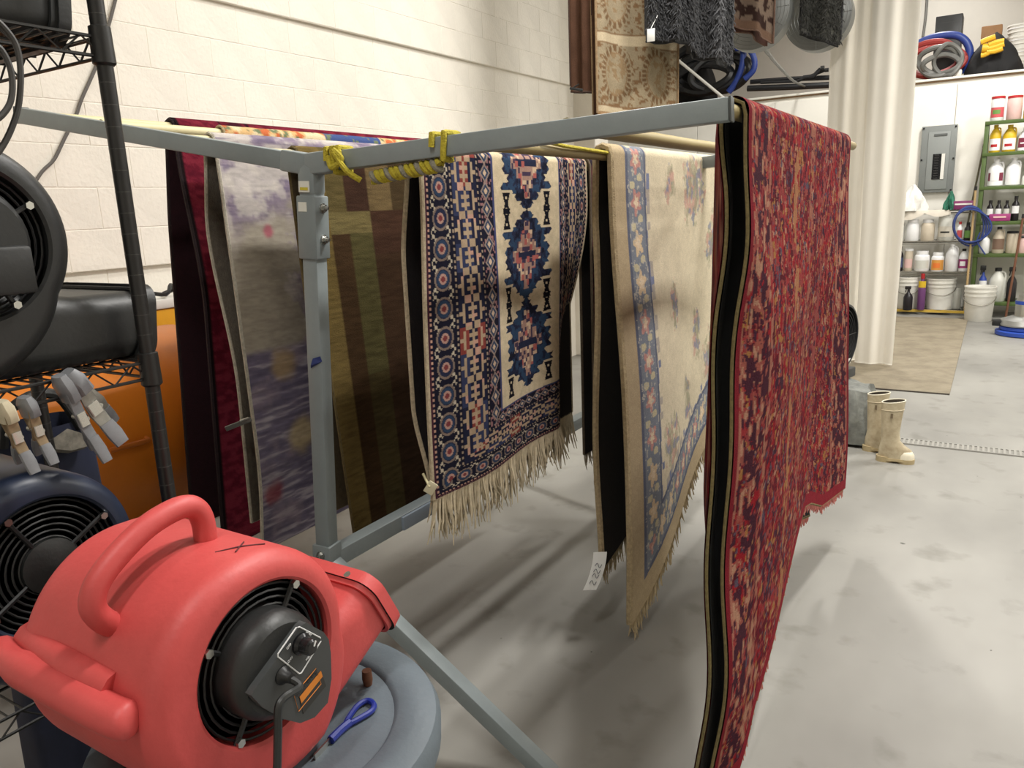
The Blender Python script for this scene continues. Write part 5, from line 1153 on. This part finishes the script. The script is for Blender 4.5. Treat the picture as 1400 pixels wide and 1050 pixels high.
a_, b_ = onY((1352, 300), GY-.11), onY((1381, 300), GY-.11)
o = tag(MB().box(((a_[0]+b_[0])/2, GY-.105, gz[2]+.05), (b_[0]-a_[0], .012, .09), ch=.002).build('purple_tray', M_plab), 'purple cardboard tray front before the dark bottles', 'tray'); MB().box(((a_[0]+b_[0])/2, GY-.113, gz[2]+.055), ((b_[0]-a_[0])*.6, .003, .02)).build('print', M_pink, o, smooth=False)
v('bottle', 'white_bottle', 'tall white bottle behind the blue hose coil', 1338, 1352, 318, 346, GY-.02, M_wj, M_wj, zoff=gz[1], group=G2)
v('jug', 'beige_jug', 'beige jug with brown label on the lower green shelf', 1355, 1372, 310, 346, GY, M_beige, M_grl, mat('brown_label', (120, 96, 80), .6), zoff=gz[1], group=G2, cat='jug')
v('tub', 'beige_tub', 'beige tub with dark lid on the lower green shelf', 1374, 1390, 316, 346, GY, M_beige, M_grl, zoff=gz[1], group=G2, cat='tub')
v('bottle', 'pink_bottle', 'pink bottle at the end of the lower green shelf', 1391, 1402, 320, 346, GY, M_pink, M_pink, zoff=gz[1], group=G2)
v('spray', 'blue_sprayer', 'blue pump sprayer on the lowest green shelf', 1335, 1347, 360, 412, GY-.02, M_blue2, M_grl, M_wj, zoff=gz[0], group=G2, cat='sprayer')
v('jug', 'tank_sprayer', 'cloudy round tank sprayer with black hose', 1349, 1373, 366, 412, GY, M_cl, M_grl, zoff=gz[0], group=G2, cat='sprayer')
v('spray', 'black_sprayer', 'black hand sprayer beside the cloudy tank sprayer', 1374, 1388, 362, 412, GY+.02, M_dkb, M_grl, zoff=gz[0], group=G2, cat='sprayer')
# leaning handles and the blue hose coil
M_wood = mat('pale_wood', (186, 158, 112), .6, var=.2, vscale=10, stretch=(1, 1, .1)); M_dwood = mat('brown_wood', (112, 70, 46), .6, var=.3, vscale=10)
def stick(name, label, p0, p1, Y0_, Y1_, m, r=.014, tip=None):
    a = onY(p0, Y0_); b_ = onY(p1, Y1_); b_[2] = max(b_[2], .02); o = tag(MB().tube([a, b_], r, 8).build(name, m, None, True, origin=b_), label, 'pole', 'handles leaning on the shelving'); d = (a-b_)/np.linalg.norm(a-b_)
    MB().tube([a-d*.02, a+d*.03], r*1.25, 8).build('end_cap', tip or M_grl, o)
p_ = onZ((1318, 428)); stick('wooden_pole', 'pale wooden handle leaning between the two shelving units', (1334, 258), (1319, 424), 11.95, 11.9, M_wood)
stick('thin_pole', 'thin dark handle leaning on the wall beside the green shelving', (1345, 200), (1318, 330), 12.5, 12.42, mat('olive_handle', (98, 92, 70), .6), .012)
stick('brown_pole', 'brown wooden handle leaning on the green shelving front', (1399, 296), (1374, 441), 11.94, 11.72, M_dwood)
hc = thing('blue_hose_coil', onY((1328, 340), 11.93), 'thin blue hose coil hanging between the shelving units', 'hose')
for k in range(4):
    P = []
    for a in np.linspace(0, 2*PI, 33)[:-1]: P.append(onY((1327+(21+1.5*k)*math.cos(a)+2*k-3, 309+(27-1.6*k)*math.sin(a)+2*math.sin(2*a+k)), 11.93-.02*k))
    MB().tube(P, .011, 6, True).build('coil', mat('blue_hose', (38, 58, 120), .45), hc)
MB().tube(catmull([onY(p, 11.88) for p in [(1340, 318), (1336, 330), (1343, 342), (1347, 348)]], 5), .009, 6).build('tail', MATS['blue_hose'], hc)
# bucket on the floor, floor scrubber
v('pail', 'white_bucket', 'tall white bucket standing alone on the floor', 1314, 1359, 391, 441, onZ((1336, 438))[1], M_wp, M_chr, zoff=0.0, group='white buckets', cat='bucket')
sq = onZ((1393, 462)); sx0, sy0 = sq[0]+.06, sq[1]+.25
fs = thing('floor_scrubber', (sx0, sy0, 0), 'rotary floor scrubber with blue skirt and silver housing', 'floor machine')
MB().lathe([(.29, .005), (.30, .01), (.30, .05), (.27, .06), (0, .06)], (sx0, sy0, 0), 'z', 40).build('pad_skirt', mat('blue_skirt', (40, 74, 168), .5), fs)
MB().lathe([(.25, .06), (.26, .07), (.26, .10), (.24, .115), (0, .115)], (sx0, sy0, 0), 'z', 40).build('blue_ring', MATS['blue_skirt'], fs)
MB().lathe([(.27, .115), (.275, .13), (.25, .18), (.17, .21), (.15, .22), (0, .22)], (sx0, sy0, 0), 'z', 40).build('housing', mat('brushed_alloy', (168, 168, 164), .35, .7), fs)
MB().lathe([(.12, .22), (.12, .40), (.10, .43), (.10, .46), (0, .46)], (sx0, sy0, 0), 'z', 28).build('motor', M_bolt, fs)
MB().lathe([(.125, .36), (.125, .40)], (sx0, sy0, 0), 'z', 28).build('motor_band', MATS['blue_skirt'], fs)
MB().tube([(sx0+.05, sy0+.14, .2), (sx0+.08, sy0+.5, 1.1)], .018, 8).build('handle', M_bolt, fs)
MB().tube([(sx0-.12, sy0+.5, 1.1), (sx0+.28, sy0+.5, 1.1)], .016, 8).build('handlebar', M_grl, fs)
MB().box((sx0+.07, sy0+.30, .82), (.26, .16, .44), ch=.03).build('solution_tank', M_wp, fs)
MB().box((sx0-.29, sy0-.05, .14), (.09, .1, .07), ch=.01).build('wheel_block', M_grl, fs)

# ------------------------------------------------------------------ stores on the loft edge
LY = 12.85
def coil(name, label, rings, m_default, cat='hose', Y=LY, group=None):
    cx, cy = rings[0][0], rings[0][1]; t = thing(name, onY((cx, cy+rings[0][3]), Y), label, cat, group)
    for k, (cx, cy, rx, ry, tr, m, ph) in enumerate(rings):
        P = [onY((cx+rx*math.cos(a)+1.5*math.sin(3*a+k), cy+ry*math.sin(a)-.12*rx*math.cos(a)), Y+.05*math.cos(a*2+ph)-.03*k) for a in np.linspace(0, 2*PI, 41)[:-1]]
        P = [np.array([p[0], p[1], max(p[2], DK+tr)]) for p in P]
        MB().tube(P, tr, 8, True).build('coil', m or m_default, t)
    return t
M_bh = mat('blue_vacuum_hose', (38, 60, 132), .45); M_rh = mat('red_hose', (150, 52, 48), .5); M_gh = mat('grey_hose', (104, 104, 100), .5); M_kh = mat('black_hose', (26, 27, 30), .45)
coil('red_hose_coil', 'coiled red hose on the loft edge', [(1275, 80, 36, 23, .042, M_rh, 0), (1278, 84, 40, 20, .042, M_rh, 1)], M_rh, Y=LY)
coil('grey_hose_coil', 'coiled grey hose lying inside the red hose coil', [(1284, 84, 28, 20, .036, M_gh, 0), (1287, 88, 24, 13, .036, M_gh, 2), (1296, 82, 18, 22, .03, M_gh, 1)], M_gh, Y=LY-.14)
o = thing('blue_hose', onY((1320, 98), LY+.1), 'thick blue hose arching over the red coil', 'hose'); MB().tube(catmull([onY(p, LY+.12) for p in [(1236, 78), (1252, 62), (1276, 51), (1304, 48), (1320, 56), (1326, 72), (1320, 88), (1312, 99)]], 6), .05, 10).build('hose', M_bh, o); MB().lathe([(.058, 0), (.058, .08)], onY((1312, 101), LY+.12), 'z', 12).build('cuff', M_bh, o)
def lbox(name, label, x0, x1, yt, Y, m, dy, cat='box', rot=0, yb_=None):
    a, b_ = onY((x0, 90), Y), onY((x1, 90), Y); H = onY(((x0+x1)/2, yt), Y)[2]; z0 = DK if yb_ is None else onY(((x0+x1)/2, yb_), Y)[2]
    t = thing(name, ((a[0]+b_[0])/2, Y, z0), label, cat); MB().box(((a[0]+b_[0])/2, Y, (H+z0)/2), (b_[0]-a[0], dy, H-z0), ch=.012).build('case', m, t); MB().box(((a[0]+b_[0])/2, Y-dy/2-.003, (H+z0)/2), ((b_[0]-a[0])*.8, .006, (H-z0)*.8), ch=.002).build('face_panel', m, t); return t
lbox('black_case', 'black speaker-like case behind the coiled hoses', 1276, 1312, 24, LY+.75, M_blk, .35)
lbox('cardboard_box', 'brown cardboard box behind the black tarp', 1338, 1366, 38, LY+.85, mat('cardboard', (150, 112, 76), .8, var=.1), .35)
lbox('white_block', 'small white block on the loft edge', 1301, 1316, 96, LY-.12, M_wp, .12)
crumple('black_tarp', 'black tarp heap on the loft edge under yellow gloves', 1316, 1400, 44, 104, LY+.1, mat('black_cloth', (16, 16, 18), .85), 'tarp', DK, dy=.35, amp=.08, seed=9)
gl = thing('yellow_gloves', onY((1350, 76), LY-.2), 'pair of yellow rubber gloves lying on the black tarp', 'gloves')
M_gl = mat('yellow_rubber', (218, 170, 40), .5, var=.1)
for k, (P, r) in enumerate([([(1341, 58), (1350, 54), (1361, 50)], .035), ([(1352, 62), (1362, 58), (1373, 56)], .035), ([(1351, 67), (1362, 64), (1373, 60)], .034), ([(1349, 71), (1360, 70), (1371, 66)], .033), ([(1341, 76), (1346, 75), (1352, 72)], .03)]):
    Yg = LY-.30; MB().tube(catmull([onY(p, Yg) for p in P], 5), r, 8).build('finger', M_gl, gl)
MB().tube([onY((1343, 66), LY-.27), onY((1352, 66), LY-.27)], .06, 10).build('palm', M_gl, gl)
for k in range(4): 
    a = onY((1392, 52), LY+.95); o = thing('stacked_pail', (a[0], LY+.95, DK+.16*k), ['lowest white pail of the stack beside the black tarp', 'second white pail up in the loft stack', 'third white pail up in the loft stack', 'topmost white pail of the loft stack'][k], 'bucket', 'white pails stacked on the loft')
    MB().lathe([(.13, 0), (.15, .15), (.165, .15), (.165, .17), (.155, .17), (.168, .24), (.175, .24), (.175, .26), (.16, .26), (.15, .2), (0, .18)], (a[0]+.01*k, LY+.95, DK+.16*k), 'z', 28).build('body', M_wp, o); MB().lathe([(.17, .20), (.17, .212)], (a[0]+.01*k, LY+.95, DK+.16*k), 'z', 28).build('rim', M_wj, o)
# left part of the loft: black hose coil, blue hose, rods, white stick
coil('black_hose_coil', 'big coiled black hose on the loft behind the shag rugs', [(965, 92, 46, 34, .07, M_kh, 0), (970, 98, 44, 26, .07, M_kh, 1), (960, 106, 38, 18, .07, M_kh, 2), (985, 100, 40, 24, .06, M_kh, 3)], M_kh, Y=LY+.1)
o = crumple('black_bag', 'black bag slumped behind the coiled black hose', 914, 985, 56, 128, LY+.5, mat('black_sack', (20, 20, 22), .8), 'bag', DK, dy=.3, amp=.08, seed=12)
o = thing('blue_hose', onY((1010, 126), LY), 'blue hose looped beside the coiled black hose', 'hose')
MB().tube(catmull([onY(p, LY-.02) for p in [(996, 126), (1006, 112), (1014, 92), (1016, 70), (1008, 56), (998, 50)]], 6), .05, 10).build('hose', M_bh, o)
MB().tube(catmull([onY(p, LY-.12) for p in [(1006, 66), (1022, 66), (1031, 80), (1030, 96), (1018, 108)]], 6), .045, 10).build('hose', M_bh, o)
MB().tube([onY((992, 64), LY-.1), onY((1016, 66), LY-.1)], .03, 8).build('strap', M_bh, o)
RN = ['long black rod lying along the loft edge', 'dark pipe under the black rods on the loft', 'thin bent black rod on the loft pipes', 'short black bracket on the loft rods']
for k, (p0, p1, p2, r) in enumerate([((1026, 112), (1080, 108), (1136, 106), .035), ((1022, 121), (1080, 119), (1138, 116), .045), ((1040, 113), (1090, 111), (1128, 96), .022), ((1098, 106), (1112, 104), (1122, 94), .03)]):
    a, c_, b_ = [onY(p, LY-.02-.05*k) for p in (p0, p1, p2)]; a[2] = max(a[2], DK+r); b_[2] = max(b_[2], DK+r); c_[2] = max(c_[2], DK+r)
    o = tag(MB().tube([a, c_, b_], r, 8).build('black_rod', M_kh, None, True, origin=a), RN[k], 'rod', 'black rods on the loft edge'); MB().lathe([(r*1.3, 0), (r*1.3, .05)], b_, 'x', 8).build('end_collar', M_grl, o)
a, b_ = onY((917, 74), LY-.3), onY((992, 131), LY-.24); b_[2] = DK+.03
o = tag(MB().tube([a, b_], .022, 8).build('white_stick', M_wp, None, True, origin=b_), 'white plastic rod leaning on the black hose coil', 'rod'); MB().lathe([(.03, -.03), (.03, .03)], a, 'z', 8).build('end_cap', M_wj, o)
tag(MB().tube(catmull([onY(p, y_) for p, y_ in [((1042, 62), 7.25), ((1054, 78), 8.6), ((1066, 92), 10.4), ((1084, 110), 12.0), ((1100, 118), 12.75)]], 5), .018, 6).build('grey_cable', M_gh), 'grey cord running from the fan down to the loft', 'cord')
tag(MB().tube(catmull([onY(p, Y1-.03) for p in [(1268, -10), (1266, 20), (1262, 50)]], 4), .02, 6).build('loft_conduit', M_gh), 'thin grey conduit running up the loft wall', 'conduit')
